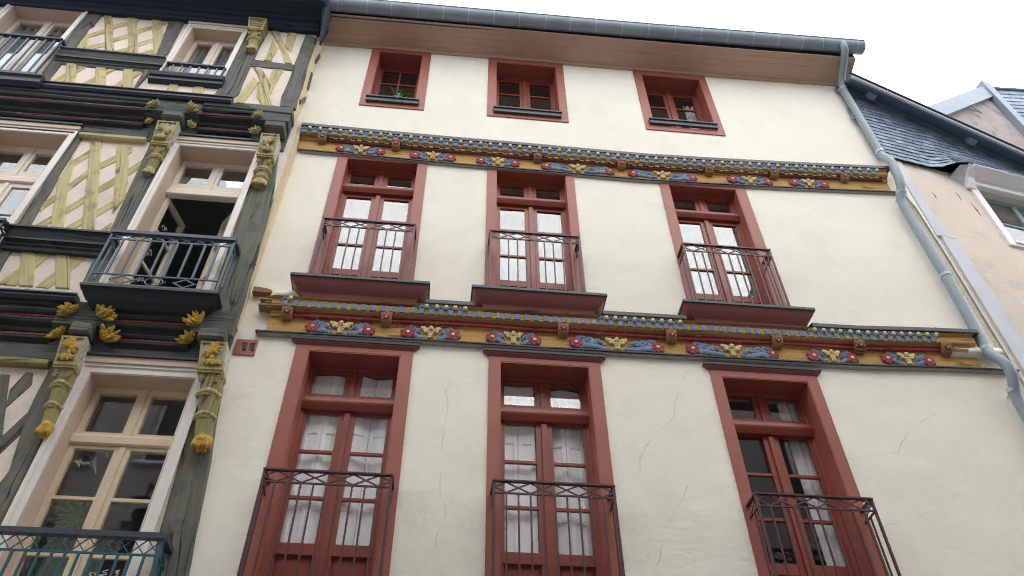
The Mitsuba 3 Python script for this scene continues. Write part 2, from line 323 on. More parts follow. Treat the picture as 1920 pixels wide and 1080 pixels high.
def put(parent, name, mesh, mat, smooth=False, uv=None, label=None, kind=None, tf=None):
    k = key_for(parent + '__' + name if parent else name)
    d = shape(mesh, mat, smooth, uv)
    if tf is not None:
        d['to_world'] = tf
    scene[k] = d
    if label or kind:
        labels[k] = {}
        if label:
            labels[k]['label'] = label
        if kind:
            labels[k]['kind'] = kind
    return k


def again(parent, name, d, tf):
    k = key_for(parent + '__' + name)
    scene[k] = {**d, 'to_world': tf}
    return k


class B:
    """collects pieces of one mesh"""

    def __init__(self):
        self.m = []

    def add(self, v, f=None):
        self.m.append(v if f is None else trimesh.Trimesh(np.asarray(v, float), np.asarray(f), process=False))
        return self

    def box(self, x0, x1, y0, y1, z0, z1):
        v = [[x, y, z] for x in (x0, x1) for y in (y0, y1) for z in (z0, z1)]
        f = [[0, 1, 3], [0, 3, 2], [4, 6, 7], [4, 7, 5], [0, 4, 5], [0, 5, 1], [2, 3, 7], [2, 7, 6], [0, 2, 6], [0, 6, 4], [1, 5, 7], [1, 7, 3]]
        return self.add(v, f)

    def prism(self, poly, y0, y1):
        """shapely polygon (or list) in x,z extruded from y0 to y1"""
        p = poly if hasattr(poly, 'area') else Polygon(poly)
        for g in getattr(p, 'geoms', [p]):
            m = trimesh.creation.extrude_polygon(g, abs(y1 - y0), engine='earcut')
            v = np.array(m.vertices)
            v = np.stack([v[:, 0], max(y0, y1) - v[:, 2], v[:, 1]], 1)
            self.m.append(trimesh.Trimesh(v, m.faces, process=False))
        return self

    def bar(self, a, b, w, d, side=(0, -1, 0)):
        """square bar from a to b, w across and d along `side`"""
        a, b, s = np.array(a, float), np.array(b, float), np.array(side, float)
        t = (b - a) / np.linalg.norm(b - a)
        s = s - t * (s @ t)
        if np.linalg.norm(s) < 1e-6:
            s = np.array([0, 0, 1.0]) - t * t[2]
        s /= np.linalg.norm(s)
        c = np.cross(t, s)
        v = [e + i * c * w / 2 + j * s * d / 2 for e in (a, b) for i, j in ((-1, -1), (1, -1), (1, 1), (-1, 1))]
        f = [[0, 1, 5], [0, 5, 4], [1, 2, 6], [1, 6, 5], [2, 3, 7], [2, 7, 6], [3, 0, 4], [3, 4, 7], [0, 3, 2], [0, 2, 1], [4, 5, 6], [4, 6, 7]]
        return self.add(v, f)

    def tube(self, pts, r, sides=8, closed=False):
        p = np.asarray(pts, float)
        t = np.gradient(p, axis=0) if not closed else np.roll(p, -1, 0) - np.roll(p, 1, 0)
        t /= np.linalg.norm(t, axis=1, keepdims=True) + 1e-12
        ref = np.array([0.3, 0.8, 0.5])
        a = np.cross(t, ref)
        a /= np.linalg.norm(a, axis=1, keepdims=True)
        b = np.cross(t, a)
        rr = np.broadcast_to(np.asarray(r, float), (len(p),))
        an = np.arange(sides) * 2 * PI / sides
        v = (p[:, None] + rr[:, None, None] * (np.cos(an)[None, :, None] * a[:, None] + np.sin(an)[None, :, None] * b[:, None])).reshape(-1, 3)
        f = []
        n = len(p)
        for i in range(n if closed else n - 1):
            for j in range(sides):
                q = [i * sides + j, i * sides + (j + 1) % sides, ((i + 1) % n) * sides + (j + 1) % sides, ((i + 1) % n) * sides + j]
                f += [[q[0], q[1], q[2]], [q[0], q[2], q[3]]]
        if not closed:
            for e, o in ((0, 0), (n - 1, 1)):
                v = np.vstack([v, p[e]])
                for j in range(sides):
                    q = [e * sides + j, e * sides + (j + 1) % sides, len(v) - 1]
                    f.append(q[::-1] if o == 0 else q)
        return self.add(v, f)

    def rings(self, rings, cap=True):
        """loft of rings with the same number of points"""
        n = len(rings[0])
        v = np.vstack([np.asarray(r, float) for r in rings])
        f = []
        for i in range(len(rings) - 1):
            for j in range(n):
                q = [i * n + j, i * n + (j + 1) % n, (i + 1) * n + (j + 1) % n, (i + 1) * n + j]
                f += [[q[0], q[1], q[2]], [q[0], q[2], q[3]]]
        if cap:
            for e in (0, len(rings) - 1):
                v = np.vstack([v, np.asarray(rings[e], float).mean(0)])
                for j in range(n):
                    f.append([e * n + j, e * n + (j + 1) % n, len(v) - 1])
        return self.add(v, f)

    def ball(self, c, r, sub=2, rough=0.0, seed=0):
        m = trimesh.creation.icosphere(subdivisions=sub)
        v = np.array(m.vertices)
        if rough:
            v = v * (1 + rough * (meshkit.fbm(v * 2.2 + seed * 7.1, 3, seed)[:, None] - 0.5) * 2)
        return self.add(v * np.asarray(r, float) + np.asarray(c, float), m.faces)

    def mesh(self):
        return trimesh.util.concatenate(self.m)


def sweep(profile, xs, zf=lambda x: 0.0, wob=0.0, seed=0):
    """closed (y, z) profile swept along x; returns (mesh, uv)"""
    pr = np.asarray(profile, float)
    n = len(pr)
    arc = np.r_[0, np.cumsum(np.linalg.norm(np.diff(pr, axis=0), axis=1))]
    v, uv = [], []
    for x in xs:
        o = wob * (meshkit.noise(np.stack([np.full(n, x * 2.3), arc * 9, np.full(n, seed * 3.7)], 1), seed) - 0.5)
        o2 = wob * (meshkit.noise(np.stack([np.full(n, x * 2.3), arc * 9, np.full(n, seed * 3.7 + 50)], 1), seed) - 0.5)
        v.append(np.stack([np.full(n, x), pr[:, 0] + o, pr[:, 1] + zf(x) + o2], 1))
        uv.append(np.stack([np.full(n, x + seed * 3.1), arc], 1))
    v, uv = np.vstack(v), np.vstack(uv)
    f = []
    for i in range(len(xs) - 1):
        for j in range(n):
            a, b, c, d = i * n + j, i * n + (j + 1) % n, (i + 1) * n + (j + 1) % n, (i + 1) * n + j
            f += [[a, b, c], [a, c, d]]
    cap = trimesh.creation.triangulate_polygon(Polygon(pr), engine='earcut')
    from scipy.spatial import cKDTree
    ix = cKDTree(pr).query(np.asarray(cap[0]))[1]
    for t in np.asarray(cap[1]):
        f.append(list(ix[t]))
        f.append(list(ix[t][::-1] + (len(xs) - 1) * n))
    return trimesh.Trimesh(v, f, process=False), uv


def resample(p, step):
    out = []
    for a, b in zip(p, np.roll(p, -1, 0)):
        k = max(1, int(np.linalg.norm(b - a) / step))
        out += [a + (b - a) * i / k for i in range(k)]
    return np.array(out)


def timber(poly, y0, y1, jit=0.008, seed=0, chamfer=0.012):
    """hewn timber: x,z outline from y0 (street side) back to y1, with wavering edges and worn arrises; returns (mesh, uv)"""
    p = np.array(poly, float)
    if Polygon(p).exterior.is_ccw is False:
        p = p[::-1]
    p = resample(p, 0.11)
    q = np.stack([p[:, 0] * 3.3, p[:, 1] * 3.3, np.full(len(p), seed * 1.7)], 1)
    p = p + jit * 2 * (np.stack([meshkit.fbm(q, 3, 3), meshkit.fbm(q + 40, 3, 5)], 1) - 0.5)
    t = np.roll(p, -1, 0) - np.roll(p, 1, 0)
    t /= np.linalg.norm(t, axis=1, keepdims=True) + 1e-9
    inn = p + chamfer * np.stack([-t[:, 1], t[:, 0]], 1)
    if not Polygon(inn).is_valid:
        inn = p
    if not Polygon(inn).is_valid:
        g = Polygon(p).buffer(0)
        g = max(getattr(g, 'geoms', [g]), key=lambda a: a.area)
        p = np.array(g.exterior.coords)[:-1]
        p = p[::-1] if not Polygon(p).exterior.is_ccw else p
        inn = p
    n = len(p)
    v = np.vstack([np.stack([p[:, 0], np.full(n, y1), p[:, 1]], 1), np.stack([p[:, 0], np.full(n, y0 + chamfer), p[:, 1]], 1),
                   np.stack([inn[:, 0], y0 + 0.004 * (meshkit.noise(np.stack([inn[:, 0] * 5, inn[:, 1] * 5, np.full(n, seed)], 1)) - 0.5), inn[:, 1]], 1)])
    f = []
    for r in (0, 1):
        for j in range(n):
            a, b, c, d = r * n + j, r * n + (j + 1) % n, (r + 1) * n + (j + 1) % n, (r + 1) * n + j
            f += [[a, b, c], [a, c, d]]
    cap = trimesh.creation.triangulate_polygon(Polygon(inn), engine='earcut')
    from scipy.spatial import cKDTree
    ix = cKDTree(inn).query(np.asarray(cap[0]))[1]
    f += [list(ix[t] + 2 * n) for t in np.asarray(cap[1])]
    e = np.linalg.svd(p - p.mean(0))[2][0]
    P2 = v[:, [0, 2]]
    uv = np.stack([P2 @ e + seed * 1.37, P2 @ np.array([-e[1], e[0]]) + 0.7 * v[:, 1] + seed * 0.61], 1)
    return trimesh.Trimesh(v, f, process=False), uv


def mitre(b, x0, x1, prof, y=0.0):
    """cornice with returns: prof = [(sideways, outward, z), ...] from bottom to top, against the wall face y"""
    return b.rings([[[x0 - e, y, z], [x1 + e, y, z], [x1 + e, y - d, z], [x0 - e, y - d, z]] for e, d, z in prof])


def frame_poly(x0, x1, z0, z1, w, wt=None, wb=None):
    return sbox(x0, z0, x1, z1).difference(sbox(x0 + w, z0 + (w if wb is None else wb), x1 - w, z1 - (w if wt is None else wt)))


def curve(pts):
    xs, zs = zip(*pts)
    return lambda x: float(np.interp(x, xs, zs))


def petal(b, base, d, up, L, w, t, seed=0):
    """pointed lobe of carving from `base` along d, thickness t along up"""
    d, up = np.array(d, float), np.array(up, float)
    d /= np.linalg.norm(d)
    up = up - d * (up @ d)
    up /= np.linalg.norm(up)
    s = np.cross(d, up)
    m = trimesh.creation.icosphere(subdivisions=1)
    v = np.array(m.vertices)
    taper = 1 - 0.12 * v[:, 0:1]
    v = v * np.hstack([np.full((len(v), 1), L / 2), w / 2 * taper, t / 2 * taper])
    v = v * (1 + 0.5 * (meshkit.noise(v * 70 + seed * 3.3)[:, None] - 0.5))
    v[:, 0] += L / 2
    b.add(np.asarray(base, float) + v[:, 0:1] * d + v[:, 1:2] * s + v[:, 2:3] * up, m.faces)


def relief_leaf(c, s, seed, y, flip=1):
    """carved acanthus tuft: two tiers of narrow pointed lobes fanning from a stalk, standing out from the beam"""
    b = B()
    r = np.random.default_rng(seed)
    root = np.array([c[0] - flip * 0.05 * s, y + 0.012, c[1] - 0.02 * s])
    for tier, (n, L, lift) in enumerate(((10, 0.105, 0.3), (9, 0.085, 0.7), (6, 0.06, 1.3))):
        for i in range(n):
            a = -0.75 + 2.5 * i / (n - 1) + r.uniform(-0.08, 0.08)
            d = np.array([flip * math.cos(a) * 1.15, -lift, math.sin(a) * 0.62])
            petal(b, root + [0, -0.012 * tier, 0], d, (0, -1, 0.3), L * s * r.uniform(0.7, 1.2), 0.036 * s, 0.03 * s, seed * 13 + i)
    b.ball(root + [flip * 0.01, -0.03 * s, 0], np.array([0.03, 0.024, 0.022]) * s, 1, 0.3, seed)
    return b.mesh()


# ------------------------------------------------------------------ ground
street = B().box(-40, 40, -40, 30, -0.3, 0.0).mesh()
put(None, 'street', street, 'paving_stone')
labels['street'] = {'kind': 'structure'}

# ------------------------------------------------------------------ rendered townhouse (middle)
TH = thing('townhouse', 'cream rendered townhouse with red oxide windows and two painted carved beams', 'house')
LOW = [(-1.347, -0.446, -1.470, -0.330, 6.80), (0.531, 1.437, 0.420, 1.548, 6.805), (2.787, 3.705, 2.680, 3.815, 6.785)]
MID = [(-1.432, -0.524, -1.545, -0.410, 10.058), (0.473, 1.385, 0.360, 1.485, 10.055), (2.736, 3.651, 2.620, 3.780, 10.04)]
TOP = [(-1.339, -0.672, -1.450, -0.550, 12.91), (0.454, 1.392, 0.336, 1.500, 12.91), (2.743, 3.681, 2.620, 3.785, 12.925)]
wall = Polygon([(-2.32, 0), (6.14, 0), (6.14, 13.18), (3.8, 13.06), (0.3, 13.06), (-2.32, 13.02)])
for a, b, _, _, zt in LOW:
    wall = wall.difference(sbox(a, 4.30, b, zt))
for a, b, _, _, zt in MID:
    wall = wall.difference(sbox(a, 7.56, b, zt))
for a, b, _, _, zt in TOP:
    wall = wall.difference(sbox(a, 11.45, b, zt))
VX = [(-1.992, -1.936), (-1.912, -1.862)]
for a, b in VX:
    wall = wall.difference(sbox(a, 6.735, b, 6.845))
put(TH, 'wall', B().prism(wall, 0.0, 0.38).mesh(), 'cream_plaster', label='cream lime render with hairline cracks')
room = B()
room.box(-2.3, 6.1, 3.0, 3.1, 0.1, 13.0).box(-2.32, -2.3, 0.385, 3.1, 0.1, 13.0).box(6.1, 6.13, 0.385, 3.1, 0.1, 13.0).box(-2.3, 6.1, 0.385, 3.1, 12.96, 13.0)
for z in (4.05, 7.2, 10.6):
    room.box(-2.3, 6.1, 0.385, 3.0, z, z + 0.22)
for x in (-0.1, 2.05):
    room.box(x, x + 0.1, 0.385, 3.0, 4.3, 12.9)
put(TH, 'interior', room.mesh(), 'interior')


def pane(parent, x0, x1, z0, z1, y, rng, glass='window_glass'):
    tx, tz = rng.normal(0, 0.006, 2)
    cx, cz = (x0 + x1) / 2, (z0 + z1) / 2
    v = [[x, y + (x - cx) * tx + (z - cz) * tz, z] for x, z in ((x0, z0), (x1, z0), (x1, z1), (x0, z1))]
    put(parent, 'pane', (v, [[0, 1, 2], [0, 2, 3]]), glass)


def leaf_frame(x0, x1, z0, z1, y, stile, rail_t, rail_b, th=0.045):
    return B().prism(sbox(x0, z0, x1, z1).difference(sbox(x0 + stile, z0 + rail_b, x1 - stile, z1 - rail_t)), y, y + th)


def town_window(op, zb, depth, rows, transom=None, rail_b=0.1, single=False, caps=True, label=None, casing_bottom=None, glass='window_glass'):
    a, b, ca, cb, zt = op
    W = key_for(TH + '__window')
    cz1 = zt + 0.105
    outer = sbox(ca, zb if casing_bottom is None else casing_bottom, cb, cz1)
    m = B().prism(outer.difference(sbox(a, zb if casing_bottom is not None else zb - 1, b, zt)), -0.016, 0.02)
    for x0, x1 in ((a - 0.004, a + 0.012), (b - 0.012, b + 0.004)):
        m.box(x0, x1, -0.012, depth + 0.06, zb, zt)
    m.box(a + 0.012, b - 0.012, -0.012, depth + 0.06, zt - 0.012, zt + 0.004)
    m.prism(frame_poly(a + 0.012, b - 0.012, zb, zt - 0.012, 0.026, 0.03, 0.02), depth, depth + 0.07)
    scene[W] = shape(m.mesh(), 'red_paint')
    if label:
        labels[W] = {'label': label}
    c = (a + b) / 2
    x0, x1 = a + 0.038, b - 0.038
    ys = depth + 0.012
    leaf_top = zt - 0.042
    if transom:
        tb, tt, bar0, bar1 = transom                       # glass from tb to tt, drip bar from bar0 to bar1
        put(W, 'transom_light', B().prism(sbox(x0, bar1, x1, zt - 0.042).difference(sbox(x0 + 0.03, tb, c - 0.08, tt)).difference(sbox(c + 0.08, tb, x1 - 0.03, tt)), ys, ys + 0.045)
            .box(c - 0.022, c + 0.022, ys - 0.016, ys, bar1, zt - 0.042).mesh(), 'shaded_sash_red')
        for p0, p1 in ((x0 + 0.03, c - 0.08), (c + 0.08, x1 - 0.03)):
            pane(W, p0, p1, tb, tt, ys + 0.02, RNG, 'window_glass')
        h = bar1 - bar0
        prof = [(depth + 0.05, bar0), (depth - 0.03, bar0), (depth - 0.036, bar0 + 0.012), (depth - 0.062, bar0 + 0.35 * h), (depth - 0.068, bar0 + 0.55 * h),
                (depth - 0.055, bar0 + 0.8 * h), (depth - 0.03, bar0 + 0.88 * h), (depth - 0.028, bar0 + h), (depth + 0.05, bar0 + h)]
        mesh, uv = sweep(prof, [a + 0.012, b - 0.012])
        put(W, 'transom_bar', mesh, 'shaded_sash_red', 35)
        leaf_top = bar0 - 0.004
    leaves = [(x0, x1)] if single else [(x0, c - 0.004), (c + 0.004, x1)]
    gz0, gz1 = rows[-1][0], rows[0][1]
    for i, (l0, l1) in enumerate(leaves):
        st_l = 0.034 if i == 0 else 0.074
        st_r = 0.074 if (i == 0 and not single) else 0.034
        g0, g1 = l0 + st_l, l1 - st_r
        hole = sbox(g0, gz0, g1, gz1)
        f = sbox(l0, zb + 0.02, l1, leaf_top).difference(hole)
        low = gz0 - zb > 0.35
        if low:
            f = f.difference(sbox(g0 - 0.005, zb + 0.16, g1 + 0.005, gz0 - 0.11))
        m = B().prism(f, ys, ys + 0.045)
        if low:
            m.box(g0 - 0.01, g1 + 0.01, ys + 0.022, ys + 0.03, zb + 0.15, gz0 - 0.1)
            m.box(g0 + 0.025, g1 - 0.025, ys + 0.012, ys + 0.024, zb + 0.19, gz0 - 0.14)
            m.box(g0 - 0.012, g1 + 0.012, ys - 0.016, ys, gz0 - 0.11, gz0 - 0.095)
        put(W, 'sash', m.mesh(), 'shaded_sash_red')
        for r in range(len(rows) - 1):
            zc = (rows[r][0] + rows[r + 1][1]) / 2
            put(W, 'glazing_bar', B().box(g0 - 0.004, g1 + 0.004, ys + 0.004, ys + 0.034, zc - 0.014, zc + 0.014).mesh(), 'shaded_sash_red')
        if single:
            put(W, 'glazing_bar', B().box(c - 0.013, c + 0.013, ys + 0.005, ys + 0.033, gz0, gz1).mesh(), 'shaded_sash_red')
        for z0, z1 in rows:
            for q0, q1 in (((g0, c), (c, g1)) if single else ((g0, g1),)):
                pane(W, q0, q1, z0 - 0.014, z1 + 0.014, ys + 0.02, RNG, glass)
    if not single:
        put(W, 'meeting_stile', B().box(c - 0.026, c + 0.026, ys - 0.022, ys - 0.001, zb + 0.03, leaf_top - 0.01).mesh(), 'shaded_sash_red')
    return W


def iron_railing(parent, x0, x1, zt, zb, y, ywall, mat, ndia, nbal, bandh=0.115, r=0.007, name='balcony', lattice_band=True, sides=True, foot=None, hand=(0.034, 0.016), hand_mat=None):
    """wrought guard rail with side returns; the band under the hand rail is a chain of lozenges"""
    Wb = key_for(parent + '__' + name)
    m = B()
    hw, hh = hand
    hd = B().bar((x0 - 0.012, y, zt), (x1 + 0.012, y, zt), hw, hh, (0, 0, 1))
    for x in (x0, x1):
        hd.bar((x, y + hw / 2, zt), (x, ywall, zt), hw, hh, (0, 0, 1))
        m.bar((x, y, zb), (x, y, zt), 0.02, 0.02)
    for z in (zt - bandh,):
        m.bar((x0, y, z), (x1, y, z), 0.014, 0.014)
        for x in (x0, x1):
            m.bar((x, y, z), (x, ywall, z), 0.014, 0.014)
    m.bar((x0, y, zb + 0.012), (x1, y, zb + 0.012), 0.016, 0.016)
    for x in (x0, x1):
        m.bar((x, y, zb + 0.012), (x, ywall, zb + 0.012), 0.014, 0.014)
    scene[Wb] = shape(m.mesh(), mat)
    put(Wb, 'hand_rail', hd.mesh(), hand_mat or mat)
    za, zbb = zt - hh / 2 - 0.003, zt - bandh + 0.006
    zc = (za + zbb) / 2
    w = (x1 - x0) / ndia
    lat = B()
    for i in range(ndia):
        l, c, rr = x0 + i * w, x0 + (i + 0.5) * w, x0 + (i + 1) * w
        if lattice_band == 'cross':
            lat.bar((l, y - 0.004, za), (rr, y - 0.004, zbb), 0.008, 0.006)
            lat.bar((l, y + 0.004, zbb), (rr, y + 0.004, za), 0.008, 0.006)
        else:
            for p, q in (((l, zc), (c, za)), ((c, za), (rr, zc)), ((rr, zc), (c, zbb)), ((c, zbb), (l, zc))):
                lat.bar((p[0], y, p[1]), (q[0], y, q[1]), 0.012, 0.009)
    for x in (x0, x1):
        ym = (y + ywall) / 2
        for p, q in (((y, za), (ywall, zbb)), ((y, zbb), (ywall, za))):
            lat.bar((x, p[0], p[1]), (x, q[0], q[1]), 0.01, 0.008, (1, 0, 0))
    put(Wb, 'lozenge_band', lat.mesh(), mat)
    b0 = zb + (0.012 if foot is None else foot)
    for i in range(nbal):
        x = x0 + (x1 - x0) * (i + 1) / (nbal + 1)
        put(Wb, 'baluster', B().bar((x, y, b0), (x, y, zt - bandh), 2 * r, 2 * r, (0.3, -1, 0) if False else (0, -1, 0)).mesh(), mat)
    for x in (x0, x1):
        put(Wb, 'baluster', B().bar((x, (y + ywall) / 2, b0), (x, (y + ywall) / 2, zt - bandh), 2 * r, 2 * r).mesh(), mat)
    return Wb


names3 = ('left', 'middle', 'right')
for i, op in enumerate(LOW):
    W = town_window(op, 4.30, 0.22, [(5.822, 6.245), (5.345, 5.79), (4.90, 5.317)], transom=(6.46, 6.74, 6.25, 6.40), glass='clear_glass')
    a, b, ca, cb, zt = op
    put(W, 'drip_cap', mitre(B(), ca, cb, [(0.0, 0.017, 6.862), (0.012, 0.022, 6.866), (0.014, 0.03, 6.876), (0.03, 0.036, 6.884), (0.034, 0.044, 6.893), (0.042, 0.047, 6.905)]).mesh(), 'shaded_red_paint')
    put(W, 'cap_flashing', mitre(B(), ca, cb, [(0.046, 0.05, 6.906), (0.056, 0.056, 6.908), (0.056, 0.058, 6.934), (0.03, 0.02, 6.95)]).mesh(), 'flashing')
    xa, xb = ((-1.652, -0.221), (0.2135, 1.648), (2.47, 3.927))[i]
    put(W, 'ledge', mitre(B(), xa + 0.15, xb - 0.15, [(0, 0.10, 4.1), (0.03, 0.13, 4.16), (0.06, 0.16, 4.2), (0.12, 0.22, 4.27), (0.138, 0.245, 4.3)]).mesh(), 'shaded_red_paint')
    put(W, 'ledge_flashing', mitre(B(), xa + 0.15, xb - 0.15, [(0.142, 0.252, 4.301), (0.15, 0.26, 4.303), (0.15, 0.26, 4.335), (0.142, 0.25, 4.337)]).mesh(), 'flashing')
    rx = ((-1.421, -0.385), (0.470, 1.489), (2.730, 3.770))[i]
    iron_railing(TH, rx[0], rx[1], 5.30, 4.345, -0.22, -0.016, 'rail_paint', 5, 9)
for i, op in enumerate(MID):
    W = town_window(op, 7.56, 0.15, [(9.095, 9.49), (8.625, 9.05), (8.18, 8.59)], transom=(9.745, 9.965, 9.545, 9.69))
    a, b, ca, cb, zt = op
    xa, xb = ((-1.652, -0.221), (0.2135, 1.648), (2.47, 3.927))[i]
    put(W, 'ledge', mitre(B(), xa + 0.15, xb - 0.15, [(0, 0.135, 7.368), (0.0, 0.145, 7.405), (0.02, 0.15, 7.425), (0.03, 0.16, 7.45), (0.06, 0.185, 7.475), (0.1, 0.215, 7.52), (0.125, 0.235, 7.56), (0.138, 0.245, 7.59)]).mesh(), 'shaded_red_paint', 20)
    put(W, 'ledge_flashing', mitre(B(), xa + 0.15, xb - 0.15, [(0.142, 0.252, 7.591), (0.15, 0.262, 7.593), (0.15, 0.262, 7.626), (0.142, 0.25, 7.628)]).mesh(), 'flashing')
    rx = ((-1.464, -0.454), (0.403, 1.415), (2.639, 3.672))[i]
    iron_railing(TH, rx[0], rx[1], 8.57 + (0.02 if i == 2 else 0), 7.632, -0.22, -0.016, 'rail_paint', 5, 9)
for i, op in enumerate(TOP):
    W = town_window(op, 11.45, 0.24, [(12.445, 12.80), (12.065, 12.415), (11.66, 12.035)], single=(i == 0), casing_bottom=11.345)
    a, b, ca, cb, zt = op
    sx = ((-1.365, -0.632), (0.428, 1.398), (2.684, 3.685))[i]
    sz = (11.435, 11.425, 11.47)[i]
    s = B().prism([(sx[0], sz), (sx[1], sz), (sx[1], sz + 0.075), (sx[0], sz + 0.075)], -0.055, -0.017)
    s.box(sx[0] - 0.006, sx[1] + 0.006, -0.075, -0.01, sz + 0.076, sz + 0.1)
    put(W, 'sill', s.mesh(), 'flashing')

# shutters folded behind the lower glass, curtains
SH = {0: [(-1.29, -1.115, .05, -.02), (-1.11, -0.935, -.02, .05), (-0.86, -0.68, -.10, .08), (-0.675, -0.49, .08, -.02)], 1: [(0.575, 0.735, .0, .02), (0.74, 0.90, .02, -.02), (1.02, 1.2, .16, .03), (1.205, 1.38, .03, .14)]}
for i, lst in SH.items():
    W = TH + '__window' + ('' if i == 0 else '_%03d' % i)
    for x0, x1, d0, d1 in lst:
        m = B()
        w = x1 - x0
        f = sbox(0, 4.35, w, 6.74)
        hs = [(4.5, 5.25), (5.36, 6.05), (6.15, 6.6)]
        for h0, h1 in hs:
            f = f.difference(sbox(0.038, h0, w - 0.038, h1))
        m.prism(f, 0, 0.026)
        for h0, h1 in hs:
            m.box(0.03, w - 0.03, 0.011, 0.022, h0 - 0.008, h1 + 0.008)
        mesh = m.mesh()
        v = np.array(mesh.vertices)
        v[:, 1] += 0.295 + 0.35 * d0 + 0.35 * (d1 - d0) * v[:, 0] / w
        v[:, 0] += x0
        mesh.vertices = v
        put(W, 'shutter', mesh, 'shutter_white')


def curtain(name, label, group, x0, x1, z0, z1, y, mat, waves=7, amp=0.03, seed=0):
    n, k = 90, 14
    r = np.random.default_rng(seed)
    ph = r.uniform(0, 6, 3)
    xs, zs = np.linspace(0, 1, n), np.linspace(0, 1, k)
    g = np.array([[x0 + (x1 - x0) * u, y + amp * (math.sin(u * waves * 6.28 + ph[0] + 0.4 * math.sin(3 * t + ph[1])) + 0.5 * math.sin(u * waves * 11.3 + ph[2])), z0 + (z1 - z0) * t] for t in zs for u in xs])
    f = [[[j * n + i, j * n + i + 1, (j + 1) * n + i + 1], [j * n + i, (j + 1) * n + i + 1, (j + 1) * n + i]] for j in range(k - 1) for i in range(n - 1)]
    kx = put(None, name, (g, np.array(f).reshape(-1, 3)), mat, True)
    labels[kx] = {'label': label, 'category': 'curtain'}
    if group:
        labels[kx]['group'] = group


curtain('net_curtain', 'pale net curtain behind the left window of the middle red row', None, -1.42, -0.53, 7.6, 10.02, 0.34, 'net_curtain', 3, 0.006, 1)
curtain('net_curtain', 'pale net curtain behind the centre window of the middle red row', None, 0.48, 1.38, 7.6, 10.02, 0.34, 'net_curtain', 3, 0.006, 2)
curtain('net_curtain', 'pale net curtain behind the right window of the middle red row', None, 2.74, 3.64, 7.6, 10.02, 0.34, 'net_curtain', 3, 0.006, 3)
curtain('window_curtain', 'light curtain drawn to the right side of the lower right red window', None, 3.47, 3.67, 4.4, 6.76, 0.33, 'white_curtain', 2, 0.015, 4)
curtain('window_curtain', 'light curtain at the right edge of the top right red window', None, 3.47, 3.63, 11.6, 12.7, 0.36, 'white_curtain', 2, 0.02, 5)

# vent
vk = put(TH, 'wall_vent', B().prism(sbox(-2.05, 6.69, -1.845, 6.885).difference(sbox(VX[0][0], 6.735, VX[0][1], 6.845)).difference(sbox(VX[1][0], 6.735, VX[1][1], 6.845)), -0.014, 0.03).mesh(), 'red_paint',
         label='small red vent frame with two openings')
put(vk, 'mesh_screen', B().box(-2.0, -1.85, 0.09, 0.1, 6.72, 6.86).mesh(), 'lamp_black')

# carved beams ------------------------------------------------------
ZB1 = curve([(-2.2, -0.02), (-0.9, -0.008), (0, 0), (1, 0.0), (2.3, 0.01), (3.4, 0.025), (4.4, 0.035), (5.3, 0.08), (6.1, 0.1)])
ZB2 = curve([(-2.1, 0.04), (-0.8, 0.015), (0, 0.0), (0.9, 0.0), (2.4, -0.02), (3.3, 0.01), (4.1, 0.05), (5.0, 0.1), (5.9, 0.16)])


def xs_of(a, b, step=0.12):
    return np.linspace(a, b, max(2, int((b - a) / step)))


def rosette(b, c, r, y, seed):
    rg = np.random.default_rng(seed)
    a0 = rg.uniform(0, 1)
    r = r * rg.uniform(0.88, 1.08)
    for k in range(6):
        a = a0 + k * PI / 3
        b.ball((c[0] + 0.56 * r * math.cos(a), y - 0.006, c[1] + 0.56 * r * math.sin(a)), (0.42 * r, 0.016, 0.42 * r), 1, 0.15, seed + k)
    b.ball((c[0], y - 0.002, c[1]), (0.6 * r, 0.014, 0.6 * r), 1)
    for k in range(6):
        a = a0 + (k + 0.5) * PI / 3
        b.ball((c[0] + 0.3 * r * math.cos(a), y - 0.014, c[1] + 0.3 * r * math.sin(a)), (0.2 * r, 0.012, 0.2 * r), 1, 0.3, seed + k)


def scroll_leaf(b, x0, x1, zc, h, y, d, seed):
    """acanthus spray lying along x from the flower at x0 to its tip at x1"""
    n = 13
    for i in range(n):
        t = i / (n - 1)
        x = x0 + (x1 - x0) * t
        z = zc - 0.28 * h + 0.1 * h * math.sin(t * 5)
        b.ball((x, y - 0.004, z + 0.03 * h * math.sin(seed + 9 * t)), (abs(x1 - x0) / n * 1.3, 0.018, h * 0.24 * (1.1 - 0.55 * t)), 1, 0.2, seed + i)
    for k, (t0, L) in enumerate(((0.0, 0.55), (0.25, 0.62), (0.5, 0.5))):     # upper fronds curling back
        for j in range(6):
            s = j / 5
            x = x0 + (x1 - x0) * (t0 + 0.42 * s)
            z = zc - 0.05 * h + h * (0.44 * math.sin(PI * (0.15 + 0.75 * s)) - 0.1 * k)
            b.ball((x, y - 0.004, z), (abs(x1 - x0) * 0.085, 0.016, h * 0.17 * (1.2 - 0.6 * s)), 1, 0.2, seed + 30 + 7 * k + j)


def cherub(b, xc, zc, w, h, y, seed):
    """little winged bust: round head between two raised wings, tiers of drapery below"""
    b.ball((xc, y - 0.022, zc + 0.26 * h), (0.085 * w + 0.004, 0.022, 0.16 * h), 2, 0.1, seed)
    for s in (-1, 1):
        for x, z, rx, rz in ((0.19, 0.16, 0.13, 0.17), (0.31, 0.25, 0.11, 0.17), (0.41, 0.30, 0.08, 0.13), (0.27, 0.05, 0.09, 0.10)):
            b.ball((xc + s * w * x, y - 0.010, zc + h * z), (rx * w, 0.018, rz * h), 1, 0.25, seed + int(100 * x))
    for j, (hw, z) in enumerate(((0.19, -0.02), (0.16, -0.17), (0.13, -0.29), (0.17, -0.39))):
        b.ball((xc, y - 0.012, zc + h * z), (w * hw, 0.02, 0.085 * h), 1, 0.15, seed + 20 + j)


